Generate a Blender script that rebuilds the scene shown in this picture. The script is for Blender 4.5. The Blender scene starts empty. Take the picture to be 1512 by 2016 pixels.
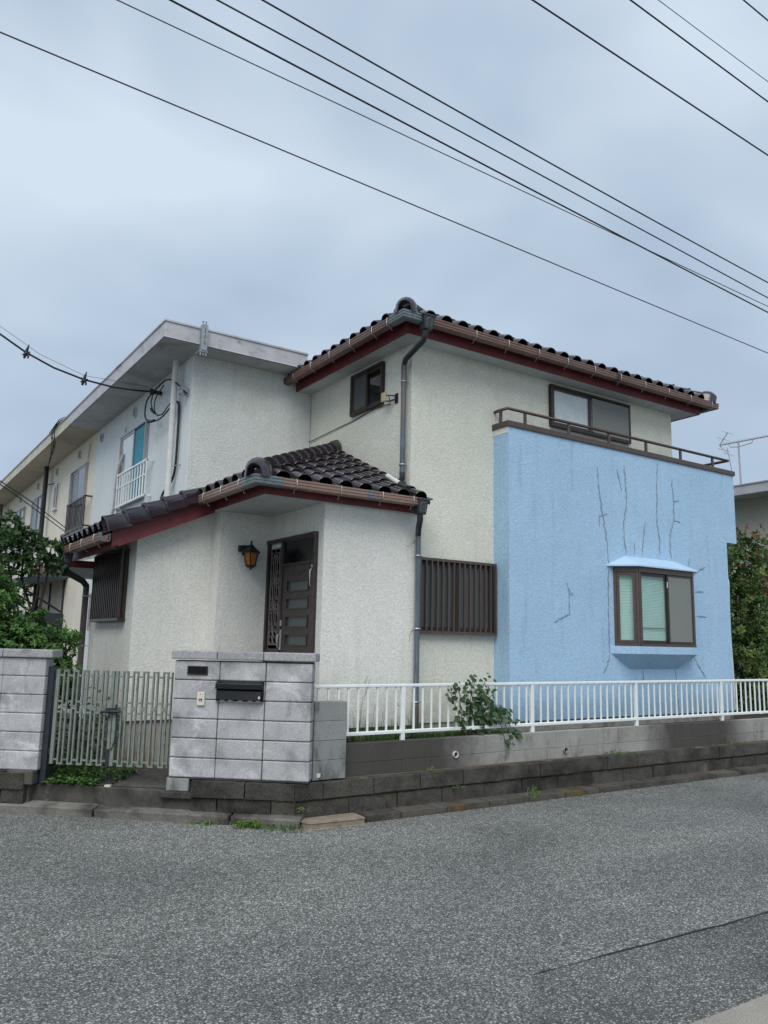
import bpy, bmesh, math, random
from mathutils import Matrix, Vector, noise
R = math.radians
S = bpy.context.scene
COL = S.collection
random.seed(7)

# ------------------------------------------------------------------ camera
def cam_setup():
    yaw, pitch, roll = R(33.5443), R(9.3483), R(1.2076)
    r0 = Vector((math.cos(yaw), -math.sin(yaw), 0))
    f = Vector((math.sin(yaw)*math.cos(pitch), math.cos(yaw)*math.cos(pitch), math.sin(pitch)))
    u0 = r0.cross(f)
    r = math.cos(roll)*r0 + math.sin(roll)*u0
    u = -math.sin(roll)*r0 + math.cos(roll)*u0
    cd = bpy.data.cameras.new('camera'); c = bpy.data.objects.new('camera', cd); COL.objects.link(c)
    m = Matrix((r, u, -f)).transposed().to_4x4(); m.translation = (0, 0, 1.75)
    c.matrix_world = m
    cd.sensor_fit = 'VERTICAL'; cd.sensor_height = 24.0; cd.lens = 24.0*1560/2016
    cd.clip_start = 0.05; cd.clip_end = 2000
    S.camera = c
cam_setup()

# ------------------------------------------------------------------ sky and sun (overcast)
SUN_DIR = Vector((-0.40, -0.50, 0.77)).normalized()
def world_setup():
    w = bpy.data.worlds.new('World'); S.world = w; w.use_nodes = True
    nt = w.node_tree; N = nt.nodes; L = nt.links; N.clear()
    out = N.new('ShaderNodeOutputWorld'); bg = N.new('ShaderNodeBackground')
    sky = N.new('ShaderNodeTexSky'); sky.sky_type = 'NISHITA'; sky.sun_disc = False
    sky.sun_elevation = math.asin(SUN_DIR.z); sky.sun_rotation = math.atan2(SUN_DIR.x, SUN_DIR.y)
    tc = N.new('ShaderNodeTexCoord'); mp = N.new('ShaderNodeMapping')
    mp.inputs['Scale'].default_value = (1.0, 1.0, 1.9); mp.inputs['Location'].default_value = (0.35, 0.1, 0.2)
    n1 = N.new('ShaderNodeTexNoise'); n1.inputs['Scale'].default_value = 2.3; n1.inputs['Detail'].default_value = 3.5
    n1.inputs['Roughness'].default_value = 0.42; n1.inputs['Distortion'].default_value = 0.15
    cr = N.new('ShaderNodeValToRGB'); e = cr.color_ramp.elements
    e[0].position = 0.38; e[0].color = (0.44, 0.550, 0.690, 1)
    e[1].position = 0.64; e[1].color = (0.70, 0.81, 0.925, 1)
    sc = N.new('ShaderNodeVectorMath'); sc.operation = 'SCALE'; sc.inputs['Scale'].default_value = 5.9
    mx = N.new('ShaderNodeMix'); mx.data_type = 'RGBA'; mx.inputs['Factor'].default_value = 0.93
    L.new(tc.outputs['Generated'], mp.inputs['Vector']); L.new(mp.outputs[0], n1.inputs['Vector'])
    L.new(n1.outputs['Fac'], cr.inputs[0]); L.new(cr.outputs[0], sc.inputs[0])
    L.new(sky.outputs[0], mx.inputs['A']); L.new(sc.outputs[0], mx.inputs['B'])
    L.new(mx.outputs['Result'], bg.inputs['Color']); bg.inputs['Strength'].default_value = 0.1
    L.new(bg.outputs[0], out.inputs[0])
    sd = bpy.data.lights.new('sun', 'SUN'); sd.energy = 1.5; sd.angle = R(45); sd.color = (1.0, 0.965, 0.90)
    so = bpy.data.objects.new('sun', sd); COL.objects.link(so)
    so.rotation_euler = SUN_DIR.to_track_quat('Z', 'Y').to_euler(); so.location = (0, -5, 20)
world_setup()
vs = S.view_settings
vs.view_transform = 'Standard'; vs.look = 'None'; vs.exposure = 0.75; vs.gamma = 1.0; vs.use_curve_mapping = False

# ------------------------------------------------------------------ helpers
class MB:
    """collects faces; build() links them as one mesh object"""
    def __init__(s, M=None): s.v = []; s.f = []; s.sm = []; s.M = M
    def add(s, vs_, fs, smooth=False):
        b = len(s.v)
        if s.M is not None: vs_ = [s.M @ Vector(p) for p in vs_]
        s.v += [tuple(p) for p in vs_]
        for f in fs: s.f.append(tuple(b+i for i in f)); s.sm.append(smooth)
        return s
    def poly(s, pts): return s.add(pts, [tuple(range(len(pts)))])
    def box(s, x0, x1, y0, y1, z0, z1):
        v = [(x, y, z) for z in (z0, z1) for y in (y0, y1) for x in (x0, x1)]
        return s.add(v, [(0,2,3,1),(4,5,7,6),(0,1,5,4),(2,6,7,3),(0,4,6,2),(1,3,7,5)])
    def prism(s, poly, axis, a, b):
        """poly: 2-D outline in the two other axes (kept in xyz order), extruded along axis a..b"""
        def P(p, t):
            q = list(p); q.insert('xyz'.index(axis), t); return tuple(q)
        n = len(poly)
        v = [P(p, a) for p in poly] + [P(p, b) for p in poly]
        f = [tuple(range(n)), tuple(range(2*n-1, n-1, -1))] + [(i, (i+1) % n, n+(i+1) % n, n+i) for i in range(n)]
        return s.add(v, f)
    def tube(s, pts, r, n=8, caps=True, smooth=True):
        pts = [Vector(p) for p in pts]; k = len(pts); v = []; f = []
        rs = r if isinstance(r, (list, tuple)) else [r]*k
        ref = None
        for i, p in enumerate(pts):
            t = (pts[min(i+1, k-1)] - pts[max(i-1, 0)]).normalized()
            if ref is None or abs(ref.dot(t)) > .99: ref = Vector((0, 0, 1)) if abs(t.z) < .9 else Vector((1, 0, 0))
            a = ref - t*ref.dot(t); a.normalize(); b = t.cross(a); ref = a
            for j in range(n):
                an = 2*math.pi*j/n
                v.append(p + (a*math.cos(an) + b*math.sin(an))*rs[i])
        for i in range(k-1):
            for j in range(n): f.append((i*n+j, i*n+(j+1) % n, (i+1)*n+(j+1) % n, (i+1)*n+j))
        s.add(v, f, smooth)
        if caps: s.add(v[:n], [tuple(range(n))]); s.add(v[-n:], [tuple(range(n))])
        return s
    def lathe(s, prof, c=(0, 0, 0), n=12, smooth=True):
        v = []; f = []; k = len(prof)
        for r, z in prof:
            for j in range(n):
                a = 2*math.pi*j/n; v.append((c[0]+r*math.cos(a), c[1]+r*math.sin(a), c[2]+z))
        for i in range(k-1):
            for j in range(n): f.append((i*n+j, i*n+(j+1) % n, (i+1)*n+(j+1) % n, (i+1)*n+j))
        return s.add(v, f, smooth)
    def hsweep(s, path, prof, z0=0.0):
        """sweep closed profile (d outward-right of travel, z) along a horizontal polyline with mitres"""
        P = [Vector((p[0], p[1])) for p in path]; k = len(P); m = len(prof); v = []; f = []
        for i in range(k):
            d0 = (P[i]-P[i-1]).normalized() if i else None
            d1 = (P[i+1]-P[i]).normalized() if i < k-1 else None
            if d0 is None: o = Vector((d1.y, -d1.x))
            elif d1 is None: o = Vector((d0.y, -d0.x))
            else:
                n0 = Vector((d0.y, -d0.x)); n1 = Vector((d1.y, -d1.x)); o = (n0+n1); o = o/(o.dot(n0))
            for d, z in prof: v.append((P[i].x+o.x*d, P[i].y+o.y*d, z0+z))
        for i in range(k-1):
            for j in range(m): f.append((i*m+j, i*m+(j+1) % m, (i+1)*m+(j+1) % m, (i+1)*m+j))
        f.append(tuple(range(m))); f.append(tuple(range((k-1)*m, k*m)))
        return s.add(v, f)
    def mesh(s, name, mat, bevel=0, recalc=True, seg=1):
        me = bpy.data.meshes.new(name); me.from_pydata(s.v, [], s.f); me.update()
        me.polygons.foreach_set('use_smooth', s.sm)
        if recalc or bevel:
            bm = bmesh.new(); bm.from_mesh(me)
            if bevel:
                bmesh.ops.remove_doubles(bm, verts=bm.verts, dist=1e-5)
                ed = [e for e in bm.edges if len(e.link_faces) == 2 and e.calc_face_angle(0) > 0.6]
                bmesh.ops.bevel(bm, geom=ed, offset=bevel, segments=seg, affect='EDGES', profile=.5, clamp_overlap=True)
            bmesh.ops.recalc_face_normals(bm, faces=bm.faces)
            bm.to_mesh(me); bm.free()
        if mat: me.materials.append(mat)
        return me
    def build(s, name, mat, parent=None, **k): return link(name, s.mesh(name, mat, **k), parent)

def world_of(o):
    m = o.matrix_basis.copy()
    if o.parent: m = world_of(o.parent) @ o.matrix_parent_inverse @ m
    return m
def adopt(o, parent):
    """child keeps the place it was built at"""
    o.parent = parent; o.matrix_parent_inverse = world_of(parent).inverted()
def link(name, me, parent=None, M=None):
    o = bpy.data.objects.new(name, me); COL.objects.link(o)
    if M is not None: o.matrix_basis = M
    if parent is not None: adopt(o, parent)
    return o
def local(name, me, parent, M=None):
    """child given in the parent's own frame"""
    o = bpy.data.objects.new(name, me); COL.objects.link(o); o.parent = parent
    if M is not None: o.matrix_basis = M
    return o
def tag(o, label=None, cat=None, group=None, kind=None):
    for k, v in (('label', label), ('category', cat), ('group', group), ('kind', kind)):
        if v: o[k] = v
    return o
def thing(name, label, cat, loc, rz=0, group=None):
    o = bpy.data.objects.new(name, None); COL.objects.link(o); o.empty_display_size = .2
    o.location = loc; o.rotation_euler = (0, 0, rz)
    o.matrix_basis = Matrix.Translation(loc) @ Matrix.Rotation(rz, 4, 'Z')
    return tag(o, label, cat, group)
def frame(O, ux, n):
    """(u, d outward, z) -> world"""
    ux = Vector(ux).normalized(); n = Vector(n).normalized()
    m = Matrix((ux, n, Vector((0, 0, 1)))).transposed().to_4x4(); m.translation = O
    return m

# ------------------------------------------------------------------ materials
def nodes(name):
    m = bpy.data.materials.new(name); m.use_nodes = True
    nt = m.node_tree; return m, nt, nt.nodes, nt.links, nt.nodes['Principled BSDF']
def rgb(c): return (c[0], c[1], c[2], 1)
def noise_node(N, L, vec, scale, detail=3, rough=.55, dist=0, stretch=None):
    if stretch:
        mp = N.new('ShaderNodeMapping'); mp.inputs['Scale'].default_value = stretch; L.new(vec, mp.inputs['Vector']); vec = mp.outputs[0]
    n = N.new('ShaderNodeTexNoise'); n.inputs['Scale'].default_value = scale; n.inputs['Detail'].default_value = detail
    n.inputs['Roughness'].default_value = rough; n.inputs['Distortion'].default_value = dist
    L.new(vec, n.inputs['Vector']); return n.outputs['Fac']
def ramp(N, L, fac, lo, hi, c0=(0, 0, 0), c1=(1, 1, 1)):
    r = N.new('ShaderNodeValToRGB'); e = r.color_ramp.elements
    e[0].position = lo; e[1].position = hi; e[0].color = rgb(c0); e[1].color = rgb(c1)
    L.new(fac, r.inputs[0]); return r.outputs[0]
def mixc(N, L, fac, a, b, mode='MIX'):
    m = N.new('ShaderNodeMix'); m.data_type = 'RGBA'; m.blend_type = mode
    for s_, v in (('Factor', fac), ('A', a), ('B', b)):
        if isinstance(v, (int, float)): m.inputs[s_].default_value = v
        elif isinstance(v, tuple): m.inputs[s_].default_value = rgb(v)
        else: L.new(v, m.inputs[s_])
    return m.outputs['Result']
def pos(N): return N.new('ShaderNodeNewGeometry').outputs['Position']
def bump(N, L, B, h, strength, dist, prev=None):
    b = N.new('ShaderNodeBump'); b.inputs['Strength'].default_value = strength; b.inputs['Distance'].default_value = dist
    L.new(h, b.inputs['Height'])
    if prev: L.new(prev, b.inputs['Normal'])
    L.new(b.outputs[0], B.inputs['Normal']); return b.outputs[0]

def mat(name, c, rough=.6, var=.12, vs_=4, bs=0, bstr=.3, bd=.004, spec=.4, metal=0, stains=(), obvar=0, grain=0, gs=250):
    """c base colour; stains: (colour, scale, lo, hi, stretch)"""
    m, nt, N, L, B = nodes(name); p = pos(N)
    col = ramp(N, L, noise_node(N, L, p, vs_, 4), .3, .7, tuple(x*(1-var) for x in c), tuple(min(1, x*(1+var)) for x in c))
    for (sc, s_, lo, hi, st) in stains:
        col = mixc(N, L, ramp(N, L, noise_node(N, L, p, s_, 5, .62, .3, st), lo, hi), col, sc)
    if grain:
        g = ramp(N, L, noise_node(N, L, p, gs, 2, .7), .36, .64, (1-grain,)*3, (1+grain,)*3)
        col = mixc(N, L, 1.0, col, g, 'MULTIPLY')
    if obvar:
        oi = N.new('ShaderNodeObjectInfo')
        col = mixc(N, L, 1.0, col, ramp(N, L, oi.outputs['Random'], 0, 1, (1-obvar,)*3, (1+obvar,)*3), 'MULTIPLY')
    L.new(col, B.inputs['Base Color'])
    B.inputs['Roughness'].default_value = rough; B.inputs['Specular IOR Level'].default_value = spec; B.inputs['Metallic'].default_value = metal
    if bs: bump(N, L, B, noise_node(N, L, p, bs, 4, .6), bstr, bd)
    return m

def stucco(name, c, bd=.0075, bstr=.46, dirt=(.34, .34, .29), dirt_lo=.60, warm=(.50, .44, .33), warm_amt=.5, sc=44, streak=.36):
    m, nt, N, L, B = nodes(name); p = pos(N)
    col = ramp(N, L, noise_node(N, L, p, 1.3, 5, .6), .3, .7, tuple(x*.94 for x in c), tuple(min(1, x*1.05) for x in c))
    # rain streaks (narrow, tall), speckled mildew patches and pale rubbed areas
    st = ramp(N, L, noise_node(N, L, p, 2.2, 5, .65, .2, (3.2, 3.2, .32)), .55, .85)
    mf = N.new('ShaderNodeMath'); mf.operation = 'MULTIPLY'; L.new(st, mf.inputs[0]); mf.inputs[1].default_value = streak
    col = mixc(N, L, mf.outputs[0], col, dirt)
    sp = ramp(N, L, noise_node(N, L, p, 55, 3, .7), .52, .66)
    pa = ramp(N, L, noise_node(N, L, p, 1.05, 5, .6, .5), dirt_lo-.06, dirt_lo+.12)
    mm = N.new('ShaderNodeMath'); mm.operation = 'MULTIPLY'; L.new(sp, mm.inputs[0]); L.new(pa, mm.inputs[1])
    m2 = N.new('ShaderNodeMath'); m2.operation = 'MULTIPLY'; L.new(mm.outputs[0], m2.inputs[0]); m2.inputs[1].default_value = .55
    col = mixc(N, L, m2.outputs[0], col, dirt)
    wa = ramp(N, L, noise_node(N, L, p, .7, 4, .6, .3), .55, .8)
    m3 = N.new('ShaderNodeMath'); m3.operation = 'MULTIPLY'; L.new(wa, m3.inputs[0]); m3.inputs[1].default_value = warm_amt
    col = mixc(N, L, m3.outputs[0], col, warm)
    # splash-back dirt towards the foot of the wall
    sz = N.new('ShaderNodeSeparateXYZ'); L.new(p, sz.inputs[0]); jz = N.new('ShaderNodeMath'); jz.operation = 'MULTIPLY_ADD'
    L.new(noise_node(N, L, p, 4.5, 5, .7), jz.inputs[0]); jz.inputs[1].default_value = -1.1; L.new(sz.outputs[2], jz.inputs[2])
    mr_ = N.new('ShaderNodeMapRange'); mr_.inputs['From Min'].default_value = .75; mr_.inputs['From Max'].default_value = .22; mr_.inputs['To Max'].default_value = .42; L.new(jz.outputs[0], mr_.inputs['Value'])
    col = mixc(N, L, mr_.outputs[0], col, dirt)
    # coarse trowelled knobs
    mp = N.new('ShaderNodeMapping'); mp.inputs['Rotation'].default_value = (.61, .87, .43); L.new(p, mp.inputs['Vector']); p = mp.outputs[0]
    k1 = ramp(N, L, noise_node(N, L, p, sc, 3, .55, 1.1), .38, .62)
    k2 = noise_node(N, L, p, sc*2.6, 3, .6, .4)
    ad = N.new('ShaderNodeMath'); ad.operation = 'MULTIPLY_ADD'; L.new(k2, ad.inputs[0]); ad.inputs[1].default_value = .45; L.new(k1, ad.inputs[2])
    cav = ramp(N, L, ad.outputs[0], .2, 1.1, (.86,)*3, (1.05,)*3)
    col = mixc(N, L, 1.0, col, cav, 'MULTIPLY')
    L.new(col, B.inputs['Base Color']); B.inputs['Roughness'].default_value = .85; B.inputs['Specular IOR Level'].default_value = .2
    bump(N, L, B, ad.outputs[0], bstr, bd)
    return m

def asphalt(name, dark, light, seed, stone_scale=85):
    m, nt, N, L, B = nodes(name); p0 = pos(N)
    mp = N.new('ShaderNodeMapping'); mp.inputs['Location'].default_value = (seed, seed*.7, 0); L.new(p0, mp.inputs['Vector']); p = mp.outputs[0]
    v = N.new('ShaderNodeTexVoronoi'); v.inputs['Scale'].default_value = stone_scale; L.new(p, v.inputs['Vector'])
    sep = N.new('ShaderNodeSeparateColor'); L.new(v.outputs['Color'], sep.inputs[0])
    agg = N.new('ShaderNodeValToRGB'); e = agg.color_ramp.elements
    e[0].position = 0; e[0].color = rgb(dark); e[1].position = 1; e[1].color = rgb(light)
    k = e.new(.5); k.color = rgb(tuple(d*1.55 for d in dark)); k = e.new(.80); k.color = rgb(tuple(d*2.2 for d in dark)); k = e.new(.90); k.color = rgb(tuple(x*.8 for x in light))
    L.new(sep.outputs[0], agg.inputs[0])
    edge = ramp(N, L, v.outputs['Distance'], .25, .75, (1, 1, 1), (.35, .35, .36))
    col = mixc(N, L, 1.0, agg.outputs[0], edge, 'MULTIPLY')
    big = ramp(N, L, noise_node(N, L, p, .45, 6, .62, .5), .3, .72, (.74, .74, .75), (1.2, 1.2, 1.19))
    col = mixc(N, L, 1.0, col, big, 'MULTIPLY')
    wear = ramp(N, L, noise_node(N, L, p0, .9, 3, .5, .6, (.16, 1.0, 1)), .36, .66, (.90, .90, .91), (1.09, 1.09, 1.08))
    col = mixc(N, L, 1.0, col, wear, 'MULTIPLY')
    spot = ramp(N, L, noise_node(N, L, p0, 1.7, 4, .55), .66, .74, (1, 1, 1), (.80, .79, .78))
    col = mixc(N, L, 1.0, col, spot, 'MULTIPLY')
    mid = ramp(N, L, noise_node(N, L, p, 9, 4, .7), .35, .7, (.86,)*3, (1.12,)*3)
    col = mixc(N, L, 1.0, col, mid, 'MULTIPLY')
    L.new(col, B.inputs['Base Color']); B.inputs['Roughness'].default_value = .9; B.inputs['Specular IOR Level'].default_value = .25
    bump(N, L, B, v.outputs['Distance'], .55, .006)
    return m

def leafmat(name, a, b, tip=None, trans=.25, rough=.45):
    m, nt, N, L, B = nodes(name); g = N.new('ShaderNodeNewGeometry')
    col = ramp(N, L, g.outputs['Random Per Island'], 0, 1, a, b)
    if tip:
        r2 = ramp(N, L, noise_node(N, L, g.outputs['Position'], 3.2, 2), .55, .66)
        col = mixc(N, L, r2, col, tip)
    L.new(col, B.inputs['Base Color']); B.inputs['Roughness'].default_value = rough; B.inputs['Specular IOR Level'].default_value = .35
    t = N.new('ShaderNodeBsdfTranslucent'); L.new(col, t.inputs['Color'])
    mx = N.new('ShaderNodeMixShader'); mx.inputs[0].default_value = trans
    L.new(B.outputs[0], mx.inputs[1]); L.new(t.outputs[0], mx.inputs[2]); L.new(mx.outputs[0], N['Material Output'].inputs[0])
    return m

def glassmat(name, tint=(.93, .95, .94), ior=1.5, gain=1.0, rough=.02):
    m, nt, N, L, B = nodes(name); N.remove(B)
    tr = N.new('ShaderNodeBsdfTransparent'); tr.inputs[0].default_value = rgb(tint)
    gl = N.new('ShaderNodeBsdfGlossy'); gl.inputs['Roughness'].default_value = rough
    fr = N.new('ShaderNodeLayerWeight'); fr.inputs['Blend'].default_value = .5
    pw = N.new('ShaderNodeMath'); pw.operation = 'POWER'; pw.inputs[1].default_value = 4.0; L.new(fr.outputs['Facing'], pw.inputs[0])
    mu = N.new('ShaderNodeMath'); mu.operation = 'MULTIPLY_ADD'; mu.inputs[1].default_value = .9; mu.inputs[2].default_value = .045*gain; mu.use_clamp = True; L.new(pw.outputs[0], mu.inputs[0])
    mx = N.new('ShaderNodeMixShader'); L.new(mu.outputs[0], mx.inputs[0])
    L.new(tr.outputs[0], mx.inputs[1]); L.new(gl.outputs[0], mx.inputs[2]); L.new(mx.outputs[0], N['Material Output'].inputs[0])
    return m
def screenmat(name, c, alpha):
    m, nt, N, L, B = nodes(name); B.inputs['Base Color'].default_value = rgb(c); B.inputs['Roughness'].default_value = .8
    tr = N.new('ShaderNodeBsdfTransparent'); mx = N.new('ShaderNodeMixShader'); mx.inputs[0].default_value = alpha
    L.new(tr.outputs[0], mx.inputs[1]); L.new(B.outputs[0], mx.inputs[2]); L.new(mx.outputs[0], N['Material Output'].inputs[0])
    return m

M = {}
M['stucco'] = stucco('stucco_cream', (.745, .742, .690))
M['stucco_up'] = stucco('stucco_cream_upper', (.70, .70, .61), dirt_lo=.45, warm=(.66, .64, .50), warm_amt=.7)
M['stucco_blue'] = stucco('stucco_blue', (.375, .552, .735), dirt=(.215, .31, .36), dirt_lo=.60, warm=(.44, .60, .75), warm_amt=.6, streak=.55)
M['terr_white'] = stucco('terrace_paint_white', (.68, .72, .72), bd=.004, bstr=.4, dirt=(.35, .37, .37), warm_amt=.2, sc=60)
M['terr_end'] = stucco('terrace_end_stucco', (.70, .725, .69), bd=.006, bstr=.7)
M['terr_cream'] = stucco('terrace_paint_cream', (.73, .69, .58), bd=.004, bstr=.4, dirt=(.38, .33, .25), warm=(.55, .46, .30), sc=60)
M['terr_fascia'] = mat('weathered_white_concrete', (.46, .46, .49), .85, .15, 3, 60, .3, .004, stains=(((.20, .20, .20), 3.2, .56, .74, (1, 1, 2.4)), ((.09, .09, .09), 26, .66, .72, None)))
M['terr_fascia2'] = mat('weathered_cream_concrete', (.50, .47, .40), .85, .15, 3, 60, .3, .004, stains=(((.24, .22, .19), 3, .58, .76, (1, 1, 2.4)),))
M['soffit'] = mat('soffit_board', (.50, .52, .53), .8, .08, 2, stains=(((.36, .37, .37), 2.5, .55, .8, None),))
M['soffit_terr'] = mat('terrace_soffit', (.47, .49, .49), .85, .1, 2, stains=(((.28, .28, .27), 2.2, .52, .75, None),))
M['soffit_terr2'] = mat('terrace_soffit_cream', (.47, .43, .35), .85, .1, 2, stains=(((.30, .27, .22), 2.2, .55, .78, None),))
M['fascia'] = mat('maroon_paint', (.155, .030, .032), .5, .14, 5, stains=(((.09, .022, .026), 4, .5, .75, (1, 1, .4)), ((.30, .10, .09), 14, .68, .78, None)))
M['gutter'] = mat('gutter_brown', (.25, .160, .125), .42, .10, 5, spec=.5, stains=(((.16, .10, .085), 7, .56, .74, (1, 1, .5)), ((.40, .29, .24), 9, .62, .76, None)))
M['gutter_dark'] = mat('gutter_brown_darker', (.165, .095, .074), .4, .12, 5, spec=.5, stains=(((.11, .065, .052), 7, .56, .74, (1, 1, .5)),))  # darker, browner gutter colour for the main roof
M['gutter_joint'] = mat('gutter_joint_grey', (.13, .16, .17), .35, .2, 30, spec=.5, stains=(((.35, .40, .42), 30, .58, .66, (1, 1, 4)),))
M['hopper'] = mat('hopper_dark', (.025, .028, .031), .4, .2, 12, spec=.5, stains=(((.08, .09, .095), 14, .6, .75, None),))
M['pipe_blue'] = mat('downpipe_weathered', (.085, .115, .135), .4, .2, 6, spec=.5, stains=(((.27, .31, .34), 9, .52, .66, (3, 3, .10)), ((.16, .11, .095), 5, .52, .66, (2, 2, .12))))
M['pipe_brown'] = mat('downpipe_brown', (.085, .066, .068), .45, .2, 6, spec=.5, stains=(((.17, .15, .155), 6, .5, .7, (2, 2, .2)),))
M['tile'] = mat('glazed_roof_tile', (.022, .015, .018), .14, .35, 12, spec=.6, obvar=.40, stains=(((.075, .06, .062), 18, .62, .78, None),))
M['tile_dark'] = mat('glazed_ridge_tile', (.025, .018, .024), .20, .2, 12, spec=.55, obvar=.2, stains=(((.085, .075, .08), 20, .64, .76, None),))
for k_ in ('tile', 'tile_dark'):
    b_ = M[k_].node_tree.nodes['Principled BSDF']; b_.inputs['IOR'].default_value = 1.7; b_.inputs['Specular IOR Level'].default_value = .5
M['deck'] = mat('roof_underlay', (.03, .025, .024), .9)
M['mortar'] = mat('ridge_mortar', (.09, .085, .08), .9, .3, 20)
M['bronze'] = mat('bronze_aluminium', (.040, .028, .023), .38, .15, 10, spec=.5, metal=.25)
M['bronze2'] = mat('bronze_aluminium_lighter', (.085, .062, .052), .4, .12, 10, spec=.5, metal=.25)
M['black'] = mat('black_plastic', (.012, .012, .013), .35, .2, 10)
M['blackgloss'] = mat('black_gloss_enamel', (.006, .006, .007), .16, .1, 10, spec=.3)
M['door'] = mat('door_brown', (.034, .025, .024), .42, .18, 9, spec=.45, stains=(((.075, .055, .05), 14, .5, .7, (4, 4, .4)),))
M['steel'] = mat('satin_steel', (.45, .46, .46), .35, .1, 20, metal=.8)
M['galv'] = mat('galvanised_steel', (.30, .34, .37), .5, .2, 14, metal=.4, stains=(((.42, .30, .14), 9, .58, .68, None),))
M['iron'] = mat('cast_iron_pale', (.19, .165, .15), .5, .2, 20, metal=.3)
M['amber'] = mat('amber_glass', (.30, .105, .016), .15, .3, 20, spec=.6)
M['white_rail'] = mat('white_rail_paint', (.74, .78, .77), .45, .06, 8, stains=(((.42, .43, .40), 9, .66, .78, None), ((.40, .24, .13), 26, .70, .76, None)))
M['pvc'] = mat('white_pvc', (.60, .60, .57), .5, .1, 9)
M['gate'] = mat('gate_grey_green', (.180, .208, .184), .5, .15, 12, spec=.4, stains=(((.10, .11, .10), 10, .56, .70, None),))
M['gate_dark'] = mat('gate_post_dark', (.020, .026, .034), .4, .2, 10, spec=.5)
M['block'] = mat('decorative_block_grey', (.41, .41, .42), .9, .10, 3, 200, .35, .003, obvar=.05, grain=.30, gs=150,
                 stains=(((.19, .188, .195), 3.0, .46, .72, (1, 1, .8)), ((.58, .58, .585), 2.6, .55, .68, (1, 1, 1.3)), ((.15, .15, .152), 8, .62, .78, (1, 1, .35))))
M['cap'] = mat('coping_granular', (.31, .31, .315), .9, .12, 4, 180, .4, .003, obvar=.07, grain=.40, gs=130, stains=(((.15, .15, .15), 4, .55, .72, None),))
M['joint'] = mat('mortar_joint_dark', (.055, .055, .056), .95, .2, 10)
M['cb'] = mat('concrete_block', (.29, .285, .265), .92, .10, 3, 150, .3, .003, obvar=.05, grain=.18, gs=120,
              stains=(((.10, .095, .088), 3.2, .52, .70, (1, 1, .55)),))
def run_stain(m, runs, c, amt=.92):
    nt = m.node_tree; N = nt.nodes; L = nt.links; B = N['Principled BSDF']; src = B.inputs['Base Color'].links[0].from_socket
    sx = N.new('ShaderNodeSeparateXYZ'); L.new(pos(N), sx.inputs[0]); nz = noise_node(N, L, pos(N), 3.0, 5, .65, 0, (1, 1, .5))
    jx = N.new('ShaderNodeMath'); jx.operation = 'MULTIPLY_ADD'; L.new(nz, jx.inputs[0]); jx.inputs[1].default_value = .7; L.new(sx.outputs[0], jx.inputs[2])
    col = src
    for (a, b, sof) in runs:
        r1 = N.new('ShaderNodeMapRange'); r1.inputs['From Min'].default_value = a-sof+.35; r1.inputs['From Max'].default_value = a+.35; L.new(jx.outputs[0], r1.inputs['Value'])
        r2 = N.new('ShaderNodeMapRange'); r2.inputs['From Min'].default_value = b+sof+.35; r2.inputs['From Max'].default_value = b+.35; L.new(jx.outputs[0], r2.inputs['Value'])
        q = N.new('ShaderNodeMath'); q.operation = 'MULTIPLY'; L.new(r1.outputs[0], q.inputs[0]); L.new(r2.outputs[0], q.inputs[1])
        q2 = N.new('ShaderNodeMath'); q2.operation = 'MULTIPLY'; L.new(q.outputs[0], q2.inputs[0]); q2.inputs[1].default_value = amt
        col = mixc(N, L, q2.outputs[0], col, c)
    L.new(col, B.inputs['Base Color'])
run_stain(M['cb'], ((3.0, 5.7, .75), (9.7, 11.0, .7)), (.046, .042, .037))
M['cb_pier'] = mat('concrete_block_pier', (.23, .24, .235), .92, .10, 3, 150, .3, .003, obvar=.08, grain=.2, gs=120,
                   stains=(((.075, .074, .070), 4, .50, .66, (1, 1, .4)), ((.33, .37, .36), 4, .56, .7, (1, 1, .6))))
M['cbjoint'] = mat('block_joint_pale', (.36, .35, .33), .95, .2, 10, stains=(((.06, .055, .05), .62, .46, .58, (1, 1, .35)),))
M['stone'] = mat('dark_rough_stone', (.064, .059, .051), .95, .3, 5, 90, .7, .012, obvar=.22, grain=.35, gs=70,
                 stains=(((.022, .020, .018), 2.2, .48, .66, None), ((.16, .15, .13), 2.0, .62, .74, (1, 1, .6)), ((.055, .052, .022), 5, .60, .74, None)))
M['stonetop'] = mat('wall_ledge_soil', (.115, .095, .072), .95, .3, 7, 60, .6, .012, grain=.3, gs=90)
M['kerb'] = mat('kerb_concrete', (.165, .157, .142), .95, .2, 5, 130, .5, .005, obvar=.15, grain=.30, gs=110,
                stains=(((.050, .045, .040), 2.2, .46, .64, None), ((.19, .115, .030), 2.6, .66, .78, None)))
M['kerb_dark'] = mat('kerb_concrete_mossy', (.085, .077, .065), .95, .25, 5, 110, .6, .006, obvar=.15, grain=.3, gs=100,
                     stains=(((.030, .027, .024), 2.5, .48, .64, None), ((.13, .075, .022), 2.0, .58, .72, None)))
M['slab'] = mat('broken_slab', (.245, .205, .155), .95, .2, 7, 90, .6, .006, grain=.3, gs=120, stains=(((.13, .11, .085), 6, .55, .7, None),))
M['step'] = mat('step_concrete', (.082, .077, .068), .92, .2, 4, 120, .5, .005, grain=.22, gs=110,
                stains=(((.028, .026, .023), 2, .46, .64, None), ((.16, .145, .12), 5, .62, .76, None)))
M['found'] = mat('foundation_mortar', (.30, .285, .255), .92, .12, 3, 110, .3, .003, stains=(((.10, .09, .075), 3, .50, .66, (1, 1, .6)),))
M['soil'] = mat('garden_soil', (.055, .045, .03), 1, .3, 6, 30, 1, .03)
M['road'] = asphalt('asphalt_road', (.136, .143, .134), (.62, .63, .60), 0, 102)
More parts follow.
